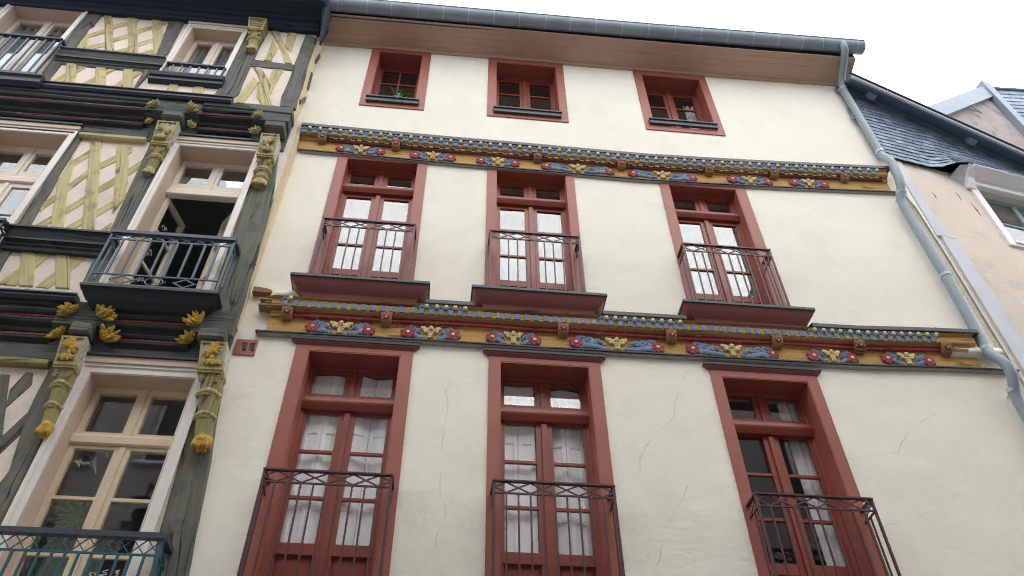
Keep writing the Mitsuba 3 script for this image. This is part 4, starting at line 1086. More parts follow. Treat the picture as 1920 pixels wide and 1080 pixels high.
# carved brackets ----------------------------------------------------
def bracket(xt, xb, w0, w1, zt, zb, yt, yb, ywall, mats, rings, head, seed, foot=True, face=True):
    """tapering carved bracket: square head with a relief, tapering stem with leafy bands, gilded foot"""
    stem, trim, gold = mats  # paints of the stem, of mouldings and leaf bands, of relief and foot
    k = key_for(TM + '__bracket')
    n = 14
    zs = np.linspace(zt, zb, n)

    def at(z):
        t = (zt - z) / (zt - zb)
        return xt + (xb - xt) * t, w0 + (w1 - w0) * t ** 0.9, yt + (yb - yt) * t ** 0.8
    zh = zt - head
    R = []
    for z in np.linspace(zh, zb, n):
        x, w, y = at(z)
        w *= 0.94
        q = []
        for u, d in ((-1, 0), (-1, .55), (-.86, .86), (-.5, 1), (0, 1.04), (.5, 1), (.86, .86), (1, .55), (1, 0)):
            q.append([x + u * w, ywall + (y - ywall) * d, z])
        R.append(q)
    v0 = B().rings(R).mesh()
    v = np.array(v0.vertices)
    v += 0.012 * (meshkit.fbm(v * [16, 16, 5] + seed, 3, seed)[:, None] - 0.5) * [1, 1, 0.2]
    v0.vertices = v
    uv = np.stack([v[:, 2] + seed, v[:, 0] + v[:, 1]], 1)
    scene[k] = shape(v0, stem, False, uv)
    # square head
    x, w, y = at(zt)
    x2, w2, y2 = at(zh)
    h = B().rings([[[x - w, ywall, zt], [x + w, ywall, zt], [x + w, y, zt], [x - w, y, zt]], [[x2 - w2 * 1.04, ywall, zh], [x2 + w2 * 1.04, ywall, zh], [x2 + w2 * 1.04, y2 - 0.012, zh], [x2 - w2 * 1.04, y2 - 0.012, zh]]])
    put(k, 'head', h.mesh(), 'pale_grey_paint' if face else stem)
    fr = B()
    for s in (-1, 1):
        fr.bar((x + s * (w - 0.01), y - 0.006, zt), (x2 + s * (w2 * 1.04 - 0.01), y2 - 0.018, zh), 0.022, 0.018)
    fr.bar((x - w, y - 0.006, zt - 0.01), (x + w, y - 0.006, zt - 0.01), 0.02, 0.018)
    fr.box(x2 - w2 * 1.1, x2 + w2 * 1.1, y2 - 0.03, ywall, zh - 0.028, zh + 0.006)
    fr.box(x2 - w2 * 1.04, x2 + w2 * 1.04, y2 - 0.02, ywall, zh - 0.05, zh - 0.028)
    put(k, 'head_moulding', fr.mesh(), trim)
    if face:
        rl = B()
        rg = np.random.default_rng(seed)
        ym = (y + y2) / 2 - 0.012
        hh = zt - zh
        # a bust in profile: skull with hair, brow, nose, chin, neck and draped shoulders
        f = -1 if seed % 2 == 0 else 1
        px = lambda u, v, d=0.0: (x + (x2 - x) * (0.5 - v) + u * w, ym - d + (y2 - y) * -v * 0.0, zt - hh * (0.5 - v))
        for u, v, ru, rv, d in ((0.0, 0.16, 0.40, 0.20, 0.010), (0.22 * f, 0.08, 0.26, 0.17, 0.008), (0.50 * f, 0.05, 0.10, 0.05, 0.004), (0.40 * f, -0.04, 0.12, 0.05, 0.004), (0.32 * f, -0.10, 0.16, 0.06, 0.004),
                                (0.02, -0.14, 0.20, 0.12, 0.004), (0.0, -0.31, 0.58, 0.09, 0.008), (-0.1 * f, -0.38, 0.66, 0.06, 0.006)):
            rl.ball(px(u, v, d), (ru * w, 0.024, rv * hh), 2, 0.18, seed * 20 + int(100 * abs(u)))
        for i in range(7):
            a = 1.2 + 0.42 * i
            petal(rl, px(f * 0.02, 0.16, 0.02), (f * math.cos(a) * w, -0.01, math.sin(a) * hh * 0.5), (0, -1, 0), 0.075 + 0.03 * rg.random(), 0.028, 0.03, i)
        for i in range(6):
            petal(rl, px(0, -0.22, 0.012), ((i - 2.5) * 0.05, -0.01, -0.07), (0, -1, 0), 0.085, 0.024, 0.026, i + 9)
        put(k, 'relief', rl.mesh(), gold, True)
    for i, (t, sc) in enumerate(rings):
        z = zh + (zb - zh) * t
        xx, ww, yy = at(z)
        b = B()
        for j in range(9):
            u = -1 + 2 * j / 8
            d = math.sqrt(max(0.0, 1 - 0.62 * u * u))
            b.ball((xx + u * ww * 1.0, ywall + (yy - ywall) * d - 0.008, z - 0.012 * abs(u)), (0.022 * sc, 0.018, 0.026 * sc), 1, 0.35, seed + j + 10 * i)
            b.ball((xx + u * ww * 0.96, ywall + (yy - ywall) * d - 0.004, z - 0.03 * sc), (0.014 * sc, 0.012, 0.02 * sc), 1, 0.3, seed + j + 10 * i + 50)
        put(k, 'leaf_band', b.mesh(), trim, True)
    for s in (-1, 1):
        xx, ww, yy = at(zh - 0.09)
        b = B()
        for j in range(3):
            b.ball((xx + s * ww * 0.72, yy + 0.004 - 0.004 * j, zh - 0.075 - 0.03 * j), (0.03 - 0.004 * j, 0.016, 0.013), 1, 0.2, seed + j)
        put(k, 'side_leaf', b.mesh(), trim, True)
    if foot:
        xx, ww, yy = at(zb)
        b = B()
        b.ball((xx, (yy + ywall) / 2 - 0.01, zb + 0.05), (ww * 1.0, abs(yy - ywall) * 0.68, 0.085), 3, 0.2, seed + 4)
        for j in range(11):
            u = -1 + 2 * j / 10
            petal(b, (xx + u * ww * 0.92, ywall + (yy - ywall) * math.sqrt(max(0.1, 1 - 0.6 * u * u)) - 0.002, zb + 0.115), (u * 0.12, -0.14, -1), (0, -1, 0.1), 0.13 + 0.02 * (j % 2), 0.03, 0.034, seed + j)
        for j in range(5):
            u = (j - 2) / 2
            b.ball((xx + u * ww * 0.8, yy - 0.01, zb - 0.01 + 0.01 * abs(u)), (0.018, 0.02, 0.03), 1, 0.3, seed + j)
        put(k, 'foot', b.mesh(), gold, True)
    return k


OG = ('olive_timber', 'olive_gold', 'olive_gold')
GG = ('olive_timber', 'olive_gold', 'gold_paint')
bracket(-3.575, -3.59, 0.128, 0.046, 10.05, 9.20, -0.335, -0.20, -0.10, OG, [(0.42, 1.0)], 0.36, 1)
bracket(-2.335, -2.315, 0.108, 0.075, 9.97, 9.13, -0.33, -0.215, -0.10, OG, [(0.45, 1.1), (0.72, 0.9)], 0.36, 2)
bracket(-3.43, -3.345, 0.112, 0.048, 6.62, 5.62, -0.20, -0.12, 0.0, GG, [(0.28, 1.0), (0.6, 0.9)], 0.30, 3)
bracket(-2.18, -2.035, 0.122, 0.068, 6.66, 5.57, -0.20, -0.12, 0.0, GG, [(0.3, 1.15), (0.6, 1.0)], 0.30, 4)
bracket(-3.07, -3.02, 0.13, 0.06, 12.72, 11.98, -0.46, -0.375, -0.28, OG, [(0.4, 1.0)], 0.26, 5, True, False)


# windows of the timber house -------------------------------------------
def timber_window(op, y, face, out, depth, rows, transom, leaf_open=None, head=0.15, casing_mat='window_white', sash_mat='window_beige', st=0.055, bottom=None, mid=0.13):
    a, b, z0, zt = op
    W = key_for(TM + '__window')
    m = B()
    yf = y - face
    m.prism(sbox(a - out, z0 - 0.0, b + out, zt + out * 1.0).difference(sbox(a, z0 - 1, b, zt)), yf, y + 0.03)
    m.prism(sbox(a - out - 0.012, z0, b + out + 0.012, zt + out + 0.01).difference(sbox(a - out + 0.02, z0 - 1, b + out - 0.02, zt + out - 0.02)), yf - 0.014, yf + 0.001)
    scene[W] = shape(m.mesh(), casing_mat)
    r = B()
    r.box(a - 0.004, a + 0.012, yf + 0.006, y + depth + 0.06, z0, zt).box(b - 0.012, b + 0.004, yf + 0.006, y + depth + 0.06, z0, zt).box(a + 0.012, b - 0.012, yf + 0.006, y + depth + 0.06, zt - 0.012, zt + 0.004)
    put(W, 'reveal', r.mesh(), 'reveal_beige')
    put(W, 'head_board', B().box(a - out - 0.02, b + out + 0.02, yf - 0.03, y, zt + out + 0.012, zt + out + head * 0.55).mesh(), 'reveal_beige')
    put(W, 'head_flashing', B().box(a - out - 0.035, b + out + 0.035, yf - 0.05, y, zt + out + head * 0.55 + 0.002, zt + out + head * 0.55 + 0.03).mesh(), 'navy_flashing')
    ys = y + depth
    c = (a + b) / 2
    x0, x1 = a + 0.014, b - 0.014
    fz = zt - 0.014
    leaf_top = fz
    if transom:
        t0, t1, t2, t3 = transom           # glass bottom/top, bar bottom/top
        put(W, 'transom_light', B().prism(sbox(x0, t3, x1, fz).difference(sbox(x0 + st, t0, c - mid / 2, t1)).difference(sbox(c + mid / 2, t0, x1 - st, t1)), ys, ys + 0.05).box(c - 0.02, c + 0.02, ys - 0.012, ys, t3, fz).mesh(), sash_mat)
        for p, q in ((x0 + st, c - mid / 2), (c + mid / 2, x1 - st)):
            pane(W, p, q, t0, t1, ys + 0.02, RNG, 'bright_glass' if z0 > 6 else 'window_glass')
        put(W, 'transom_bar', sweep([(ys + 0.05, t2), (ys - 0.015, t2), (ys - 0.03, t2 + 0.012), (ys - 0.03, t3 - 0.03), (ys - 0.012, t3), (ys + 0.05, t3)], [x0, x1])[0], sash_mat)
        leaf_top = t2 - 0.004
    gz0, gz1 = rows[-1][0], rows[0][1]
    for i, (l0, l1) in enumerate(((x0, c - 0.003), (c + 0.003, x1))):
        parts = []
        g0, g1 = l0 + (st if i == 0 else mid / 2), l1 - (mid / 2 if i == 0 else st)
        m = B().prism(sbox(l0, z0 + 0.01, l1, leaf_top).difference(sbox(g0, gz0, g1, gz1)), ys, ys + 0.045)
        parts.append(('sash', m.mesh(), sash_mat))
        for k in range(len(rows) - 1):
            zc = (rows[k][0] + rows[k + 1][1]) / 2
            parts.append(('glazing_bar', B().box(g0 - 0.004, g1 + 0.004, ys + 0.004, ys + 0.034, zc - 0.015, zc + 0.015).mesh(), sash_mat))
        tf = None
        if leaf_open:
            hx = l0 if i == 0 else l1
            ang = leaf_open[0] if i == 0 else -leaf_open[1]
            tf = T().translate([hx, ys + 0.03, 0]).rotate([0, 0, 1], ang).translate([-hx, -ys - 0.03, 0])
        for nm, me, ma in parts:
            put(W, nm, me, ma, tf=tf)
        for r0, r1 in rows:
            tx, tz = RNG.normal(0, 0.006, 2)
            v = [[x, ys + 0.02 + (x - (g0 + g1) / 2) * tx + (z - (r0 + r1) / 2) * tz, z] for x, z in ((g0, r0 - 0.015), (g1, r0 - 0.015), (g1, r1 + 0.015), (g0, r1 + 0.015))]
            put(W, 'pane', (v, [[0, 1, 2], [0, 2, 3]]), 'bright_glass' if z0 > 6 and not leaf_open else 'window_glass', tf=tf)
    if not leaf_open:
        put(W, 'meeting_stile', B().box(c - 0.022, c + 0.022, ys - 0.016, ys - 0.001, z0 + 0.02, leaf_top - 0.01).mesh(), sash_mat)
    return W


wl = timber_window(OL, YL, 0.03, 0.085, 0.17, [(5.20, 5.655), (4.70, 5.15), (4.28, 4.65)], (5.83, 6.26, 5.69, 5.80))
timber_window(OL0, YL, 0.03, 0.085, 0.17, [(5.20, 5.655), (4.70, 5.15), (4.28, 4.65)], (5.83, 6.26, 5.69, 5.80))
wm = timber_window(OM2, YM, 0.03, 0.06, 0.2, [(8.62, 9.06), (8.1, 8.57), (7.6, 8.05)], (9.36, 9.74, 9.13, 9.25), leaf_open=(76, 50), sash_mat='window_pale')
wm1 = timber_window(OM1, YM, 0.03, 0.07, 0.2, [(8.62, 9.06), (8.1, 8.57), (7.5, 8.05)], (9.36, 9.74, 9.13, 9.25), sash_mat='window_pale')
wt = timber_window(OT2, YT, 0.02, 0.055, 0.17, [(11.3, 12.44)], None, head=0.12, sash_mat='window_pale')
wt1 = timber_window(OT1, YT, 0.03, 0.06, 0.17, [(10.95, 12.60)], None, head=0.12, sash_mat='window_pale')
put(wt, 'sill', sweep([(0.0, 11.2), (-0.39, 11.15), (-0.4, 11.12), (-0.385, 11.07), (-0.36, 11.06), (-0.36, 11.0), (-0.3, 10.97), (-0.25, 10.97), (0.0, 11.19)], [-4.12, -3.17])[0], 'navy_flashing')
put(wt1, 'sill', sweep([(0.0, 10.77), (-0.44, 10.735), (-0.45, 10.69), (-0.42, 10.66), (-0.42, 10.58), (-0.36, 10.54), (-0.25, 10.54), (0.0, 10.75)], [-8.0, -5.29])[0], 'navy_flashing')


# writing in white on the panes
def scribble(parent, origin, ux, uz, seed, n, size):
    b = B()
    r = np.random.default_rng(seed)
    o, ux, uz = np.array(origin, float), np.array(ux, float), np.array(uz, float)
    s = 0.0
    for i in range(n):
        w, h = size * r.uniform(0.45, 0.75), size * r.uniform(0.6, 1.2)
        kind = r.integers(0, 3)
        t = np.linspace(0, 1, 12)
        if kind == 0:
            px, pz = w * t, h * 0.5 * (1 - np.cos(4 * PI * t))
        elif kind == 1:
            px, pz = w * (0.5 - 0.5 * np.cos(2 * PI * t * 0.85)), h * (0.5 + 0.5 * np.sin(2 * PI * t * 0.85))
        else:
            px, pz = w * t, h * np.sin(PI * t) * (1 - 0.5 * t)
        b.tube([o + ux * (s + a) + uz * c for a, c in zip(px, pz)], 0.0035, 5)
        s += w + size * 0.16
    put(parent, 'chalk_writing', b.mesh(), 'chalk')


ca, sa = math.cos(math.radians(76)), math.sin(math.radians(76))
hx, hy = OM2[0] + 0.014, YM + 0.23
for zz, d0, n, sd in ((8.68, 0.14, 2, 5), (8.2, 0.10, 2, 6), (7.72, 0.05, 5, 7)):
    scribble(wm, (hx + ca * d0 + 0.026, hy + sa * d0, zz), (ca * 0.62, sa * 0.62, 0.75), (-ca * 0.5, -sa * 0.5, 0.6), sd, n, 0.07)
for k in range(3):
    scribble(wl, (-2.60 + 0.085 * k, YL + 0.183, 4.36), (0.05, 0, 0.98), (-0.9, 0, 0.05), 12 + k, 5, 0.055)

# guard rails
rail_m = iron_railing(TM, -3.505, -2.275, 7.945, 7.175, -0.35, -0.165, 'steel_blue_paint', 9, 8, bandh=0.1, r=0.0095, lattice_band='cross', foot=0.155, hand=(0.055, 0.045), hand_mat='hand_rail_grey')
b = B()
b.bar((-3.505, -0.35, 7.33), (-2.275, -0.35, 7.33), 0.014, 0.014)
for xc, kind in ((-3.2, 'd'), (-2.89, 'c'), (-2.6, 'd')):
    zc = 7.258
    if kind == 'c':
        b.tube([(xc + 0.085 * math.cos(t), -0.35, zc + 0.055 * math.sin(t)) for t in np.linspace(0, 2 * PI, 24)[:-1]], 0.006, 6, True)
    else:
        for p, q in (((-0.1, 0), (0, 0.055)), ((0, 0.055), (0.1, 0)), ((0.1, 0), (0, -0.055)), ((0, -0.055), (-0.1, 0))):
            b.bar((xc + p[0], -0.35, zc + p[1]), (xc + q[0], -0.35, zc + q[1]), 0.012, 0.01)
    for s in (-1, 1):
        b.ball((xc + s * 0.105, -0.35, zc), (0.012, 0.01, 0.01), 1)
put(rail_m, 'foot_ornament', b.mesh(), 'steel_blue_paint')
put(TM, 'balcony_ledge', mitre(B(), -3.42, -2.36, [(0.0, 0.0, 6.98), (0.0, 0.06, 7.0), (0.05, 0.12, 7.05), (0.08, 0.15, 7.1), (0.1, 0.17, 7.13), (0.12, 0.21, 7.14), (0.12, 0.21, 7.17), (0.11, 0.2, 7.172)], YM - 0.02).mesh(), 'charcoal_paint')
rail_m1 = iron_railing(TM, -5.75, -4.62, 8.02, 7.175, -0.33, -0.165, 'charcoal_paint', 8, 8, bandh=0.1, r=0.0095, lattice_band='cross', hand=(0.05, 0.04))
put(TM, 'balcony_ledge', mitre(B(), -5.7, -4.7, [(0.0, 0.0, 6.98), (0.05, 0.12, 7.05), (0.1, 0.17, 7.13), (0.12, 0.21, 7.14), (0.12, 0.21, 7.17), (0.11, 0.2, 7.172)], YM - 0.02).mesh(), 'charcoal_paint')
iron_railing(TM, -3.62, -2.03, 4.645, 3.66, -0.25, -0.03, 'teal_paint', 15, 16, bandh=0.15, r=0.0085, lattice_band='cross', hand=(0.055, 0.045), hand_mat='hand_rail_grey')
put(TM, 'balcony_ledge', mitre(B(), -3.55, -2.1, [(0.0, 0.0, 3.4), (0.05, 0.12, 3.5), (0.1, 0.2, 3.6), (0.12, 0.23, 3.62), (0.12, 0.23, 3.65)], YL).mesh(), 'charcoal_paint')
for x0, x1, zt, zb, y, n, mat in ((-3.985, -3.235, 11.40, 11.16, -0.36, 6, 'steel_blue_paint'), (-6.5, -5.42, 11.66, 10.74, -0.42, 9, 'steel_blue_paint')):
    k = key_for(TM + '__window_bar_rail')
    m = B().bar((x0, y, zt), (x1, y, zt), 0.03, 0.055).bar((x0, y, zb + 0.02), (x1, y, zb + 0.02), 0.025, 0.02)
    for x in (x0, x1):
        m.bar((x, y, zt), (x, YT - 0.02, zt), 0.03, 0.05).bar((x, y, zb), (x, y, zt), 0.022, 0.022)
    scene[k] = shape(m.mesh(), 'navy_flashing')
    for i in range(n):
        x = x0 + (x1 - x0) * (i + 0.8) / (n + 0.6)
        put(k, 'baluster', B().bar((x, y, zb), (x, y, zt), 0.02, 0.02).mesh(), mat)
# eaves
mesh, uv = sweep([(-0.25, 12.66), (-0.36, 12.655), (-0.38, 12.69), (-0.41, 12.7), (-0.43, 12.74), (-0.42, 12.79), (-0.46, 12.8), (-0.5, 12.84), (-0.5, 12.9), (-0.25, 12.95)], XS(-8.5, -2.2), lambda x: 0.035 - 0.016 * (x + 8.5) * 0 , 0.014, 51)
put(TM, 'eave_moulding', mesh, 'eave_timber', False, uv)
for k in range(2):
    y0 = -0.5 - 0.11 * k
    mesh, uv = sweep([(y0, 12.865 + 0.006 * k), (y0 - 0.106, 12.87 + 0.006 * k), (y0 - 0.106, 12.9 + 0.006 * k), (y0, 12.9 + 0.006 * k)], XS(-8.5, -2.16), lambda x: 0, 0.012, 52 + k)
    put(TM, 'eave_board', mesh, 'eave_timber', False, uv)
mesh, uv = sweep([(-0.71, 12.86), (-0.76, 12.86), (-0.78, 12.9), (-0.78, 13.06), (-0.71, 13.06)], XS(-8.5, -2.12), lambda x: 0, 0.01, 57)
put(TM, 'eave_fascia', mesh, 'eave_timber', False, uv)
put(TM, 'roof', B().rings([[[-8.5, -0.78, 13.07], [-2.15, -0.78, 13.07], [-2.15, 3.6, 17.0], [-8.5, 3.6, 17.0]], [[-8.5, -0.78, 13.12], [-2.15, -0.78, 13.12], [-2.15, 3.6, 17.06], [-8.5, 3.6, 17.06]]]).box(-8.5, -2.35, 3.5, 3.6, 0, 17).mesh(), 'roof_dark')
for k, (x, y0, y1, z0, z1) in enumerate(((-2.13, -0.55, -0.3, 12.4, 13.0), (-2.09, -0.55, -0.48, 12.2, 13.05))):
    v = [(y0, z0 + 0.2), (y1, z0 - 0.02), (y1 + 0.1, z1), (y0 - 0.2, z1)]
    bb_ = B().rings([[[x - 0.015, p[0], p[1]] for p in v], [[x + 0.015, p[0], p[1]] for p in v]])
    mm = bb_.mesh()
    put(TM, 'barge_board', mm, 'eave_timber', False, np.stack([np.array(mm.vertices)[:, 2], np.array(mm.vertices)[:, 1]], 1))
curtain('window_curtain', 'grey blue curtain behind the small top window of the timber house', None, OT2[0] + 0.05, OT2[1] - 0.05, 11.25, 12.5, -0.02, 'grey_curtain', 8, 0.03, 6)
curtain('window_curtain', 'grey blue curtain behind the top left window of the timber house', None, OT1[0] + 0.05, OT1[1] - 0.05, 10.9, 12.6, -0.02, 'grey_curtain', 8, 0.03, 7)


# ------------------------------------------------------------------ slate hung house (right); local u along its front, v into it
SL = thing('slate_house', 'beige house with slate hung upper wall and a white framed window', 'house')
LT = T().translate([6.13, 0, 0]).rotate([0, 0, 1], 9.5)


def sput(parent, name, mesh, mat, smooth=False, **k):
    return put(parent, name, mesh, mat, smooth, tf=LT, **k)


WU0, WU1, WZ0, WZ1 = 1.34, 2.62, 9.63, 10.86
sput(SL, 'wall', B().prism(sbox(0.0, 0.0, 6.5, 11.14).difference(sbox(WU0, WZ0, WU1, WZ1)), 0.0, 0.35).mesh(), 'beige_stucco')
sput(SL, 'interior', B().box(0.2, 6.3, 2.2, 2.3, 0, 11.2).box(0.2, 6.3, 0.36, 2.2, 9.0, 9.1).box(0.2, 6.3, 0.36, 2.2, 11.0, 11.1).box(0.8, 0.85, 0.36, 2.2, 9.1, 11).box(3.4, 3.45, 0.36, 2.2, 9.1, 11).mesh(), 'interior')
b = B().prism([(0.03, 9.385), (0.205, 9.385), (0.19, 10.4), (0.2, 11.1), (0.03, 11.07)], -0.022, 0.001)
sput(SL, 'corner_flashing', b.mesh(), 'zinc_light')
b = B().prism([(0.08, 3.0), (0.37, 3.0), (0.345, 8.6), (0.305, 9.41), (0.085, 9.4)], -0.03, 0.001)
b.box(0.06, 0.32, -0.034, -0.03, 9.385, 9.41)
sput(SL, 'corner_flashing', b.mesh(), 'zinc_light')
for (u, z, du, dz, w) in ((0.455, 10.47, 0.012, -0.16, 0.012), (0.915, 10.63, 0.01, -0.19, 0.01), (1.068, 10.45, 0.02, -0.33, 0.014)):
    sput(SL, 'wall_scar', B().prism([(u, z), (u + w * 0.6, z - 0.02), (u + du + w, z + dz * 0.5), (u + du, z + dz), (u + du * 0.4, z + dz * 0.5)], -0.003, 0.002).mesh(), 'grey_timber')
# window
m = B().prism(sbox(WU0 - 0.11, WZ0 - 0.07, WU1 + 0.11, WZ1 + 0.02).difference(sbox(WU0, WZ0, WU1, WZ1 + 0.1)), -0.035, 0.02)
m.box(WU0 - 0.01, WU0 + 0.015, -0.03, 0.2, WZ0, WZ1).box(WU1 - 0.015, WU1 + 0.01, -0.03, 0.2, WZ0, WZ1).box(WU0, WU1, -0.06, 0.2, WZ0 - 0.02, WZ0 + 0.02)
sw = sput(SL, 'window', m.mesh(), 'white_wood')
uc = 1.53
for l0, l1 in ((1.36, 1.535), (1.54, 2.06), (2.065, 2.6)):
    g0, g1 = l0 + 0.035, l1 - 0.04
    z0, z1 = WZ0 + 0.03, WZ1 - 0.02
    f = sbox(l0, z0, l1, z1).difference(sbox(g0, z0 + 0.05, g1, z1 - 0.05))
    sput(sw, 'casement', B().prism(f, 0.1, 0.145).mesh(), 'grey_green_paint')
    zz = [z0 + 0.05, z0 + 0.25, z0 + 0.62, z1 - 0.05]
    for z in zz[1:-1]:
        sput(sw, 'glazing_bar', B().box(g0, g1, 0.108, 0.138, z - 0.014, z + 0.014).mesh(), 'grey_green_paint')
    for p, q in zip(zz[:-1], zz[1:]):
        sput(sw, 'pane', ([[g0, 0.124, p], [g1, 0.124 + 0.003, p], [g1, 0.124 + 0.003, q], [g0, 0.124, q]], [[0, 1, 2], [0, 2, 3]]), 'window_glass')
sput(sw, 'head_fascia', sweep([(0.0, 11.1), (-0.27, 11.08), (-0.275, 11.06), (-0.26, 11.045), (-0.07, 10.98), (-0.055, 10.94), (-0.075, 10.93), (-0.075, 10.86), (-0.05, 10.85), (0.0, 10.85)], [1.24, 6.4])[0], 'white_wood')
sput(sw, 'bracket', sweep([(0.0, 10.8), (-0.05, 10.78), (-0.09, 10.86), (-0.12, 10.95), (-0.22, 11.03), (-0.25, 11.09), (0.0, 11.1)], [1.17, 1.3])[0], 'white_wood')
sput(SL, 'eave_cheek', B().rings([[[0.98, 0.0, 10.99], [1.02, -0.03, 11.03], [1.06, -0.2, 11.08], [1.05, 0, 11.1]], [[1.18, 0.0, 10.86], [1.2, -0.1, 10.95], [1.2, -0.25, 11.06], [1.2, 0, 11.1]]]).mesh(), 'zinc_light')


# slate hanging
def flare(u, z):
    k = min(max((u - 0.72) / 0.4, 0), 1)
    k = k * k * (3 - 2 * k)
    t = max(0.0, 1 - (z - 11.05) / 0.75)
    return -0.035 - 0.24 * k * t ** 2.2 + max(0, z - 11.1) * 0.02


def lower(u):
    k = min(max((u - 0.80) / 0.3, 0), 1)
    return 11.105 + 0.02 * k - 0.035 * max(u - 1.1, 0)


def verge(u):
    return 12.9 - 0.445 * u


rows = 24
exp_ = 0.104
srng = np.random.default_rng(3)
nfl = 0
sk = key_for(SL + '__slate_hanging')
gu, gz = np.linspace(-0.12, 5.2, 60), np.linspace(0, 1, 30)
g = np.array([[u, flare(u, lower(u) + (verge(u) + 0.13 - lower(u)) * t) + 0.02, lower(u) + (verge(u) + 0.13 - lower(u)) * t] for t in gz for u in gu])
gf = np.array([[[j * 60 + i, j * 60 + i + 1, (j + 1) * 60 + i + 1], [j * 60 + i, (j + 1) * 60 + i + 1, (j + 1) * 60 + i]] for j in range(29) for i in range(59)]).reshape(-1, 3)
scene[sk] = {**shape((g, gf), 'slate_back'), 'to_world': LT}
labels[sk] = {'label': 'blue grey slates hung in courses'}
far = {k: B() for k in range(5)}
for r in range(rows):
    u = -0.12 - srng.uniform(0, 0.15)
    while u < 5.0:
        w = srng.uniform(0.125, 0.205)
        um = u + w / 2
        zb0 = lower(um) - 0.02 + r * exp_ + srng.normal(0, 0.004)
        if u < 5.0 and u + w > -0.12 and zb0 < verge(um) + 0.03:
            a, c = u + 0.004, u + w - 0.004
            tilt = srng.normal(0, 0.004)
            zt = zb0 + 0.17
            q = []
            for uu, zz, pr in ((a, zb0 + tilt, 0.024), (c, zb0 - tilt, 0.024), (c, zt, 0.003), (a, zt, 0.003)):
                q.append([uu, flare(uu, zz) - pr + srng.normal(0, 0.0015), zz])
            q = np.array(q)
            v = np.vstack([q, q + [0, 0.011, 0]])
            f = [[0, 1, 2], [0, 2, 3], [0, 4, 5], [0, 5, 1], [1, 5, 6], [1, 6, 2], [3, 2, 6], [3, 6, 7], [0, 3, 7], [0, 7, 4]]
            mt = int(srng.integers(0, 5))
            if nfl < 300 and um < 2.9:
                sput(sk, 'slate', (v, f), 'slate_%d' % mt)
                nfl += 1
            else:
                far[mt].add(v, f)
        u += w
for mt, bb_ in far.items():
    if bb_.m:
        sput(sk, 'more_slates', bb_.mesh(), 'slate_%d' % mt, kind='stuff')
# sloping zinc verge with its box gutter
vm = B()


def along(pr, u0, u1, n=24):
    return [[[u, y, verge(u) + z] for y, z in pr] for u in np.linspace(u0, u1, n)]


vk = sput(SL, 'verge_gutter', vm.rings(along([(-0.285, -0.125), (-0.31, -0.09), (-0.315, -0.03), (-0.305, 0.0), (-0.285, 0.005), (-0.24, -0.04), (-0.1, 0.06), (0.1, 0.2), (0.1, 0.14), (-0.02, 0.11), (-0.08, 0.055), (-0.17, -0.03), (-0.25, -0.11)], -0.15, 4.8)).mesh(), 'zinc_dark')
sput(vk, 'lower_roll', B().rings(along([(-0.01, 0.10), (-0.055, 0.075), (-0.075, 0.05), (-0.06, 0.10), (-0.02, 0.13)], -0.15, 4.8)).mesh(), 'zinc_pipe')
sput(vk, 'front_roll', B().rings(along([(-0.28, -0.118), (-0.31, -0.13), (-0.327, -0.115), (-0.325, -0.095), (-0.305, -0.088)], -0.15, 4.8)).mesh(), 'zinc_light')
sput(vk, 'upper_roll', B().rings(along([(-0.305, -0.012), (-0.335, 0.0), (-0.33, 0.03), (-0.30, 0.035), (-0.28, 0.005)], -0.15, 4.8)).mesh(), 'slate_back')
for u in (0.26, 1.78, 3.3):
    z = verge(u)
    sput(vk, 'square_outlet', B().rings([[[u - 0.055, y0, z + 0.02], [u + 0.055, y0, z - 0.02], [u + 0.055, y1, z - 0.02], [u - 0.055, y1, z + 0.02]] for (y0, y1, z) in ((-0.1, -0.2, z - 0.085), (-0.1, -0.2, z + 0.02))]).mesh(), 'zinc')
sput(SL, 'roof', B().rings([[[-0.05, 0.05, 13.0], [4.8, 0.05, 10.85], [4.8, 2.6, 10.85], [-0.05, 2.6, 13.0]], [[-0.05, 0.05, 13.04], [4.8, 0.05, 10.89], [4.8, 2.6, 10.89], [-0.05, 2.6, 13.04]]]).box(-0.0, 4.8, 2.3, 2.35, 0, 10.8).mesh(), 'roof_dark')

# ------------------------------------------------------------------ gabled house behind it
GB = thing('gable_house', 'weathered grey gable with slate roof rising behind the slate hung house', 'house')
A, VL, R_ = np.array([11.95, 2.23, 17.95]), np.array([9.05, 1.51, 15.3]), np.array([12.10, 2.27, 16.0])
e1 = np.array([math.cos(math.radians(14)), math.sin(math.radians(14)), 0])
nb = np.array([-e1[1], e1[0], 0])
right = R_ + (R_ - A) * 1.6
left = VL + (VL - A) * 0.6


def slab(pts, back):
    p = np.array(pts)
    return B().rings([p, p + nb * back]).mesh()


wl_ = left + np.array([0, 0, -8.0])
wr_ = right + np.array([0, 0, -5.0])
put(GB, 'wall', slab([left, A, right, wr_, wl_], 0.3), 'gable_stucco')


def verge_band(p, q, w, off):
    d = (q - p) / np.linalg.norm(q - p)
    n = np.cross(d, nb)
    n = n if n[2] < 0 else -n
    pts = np.array([p, q, q + n * w, p + n * w]) - nb * off
    return B().rings([pts, pts + nb * (off + 0.05)]).mesh()


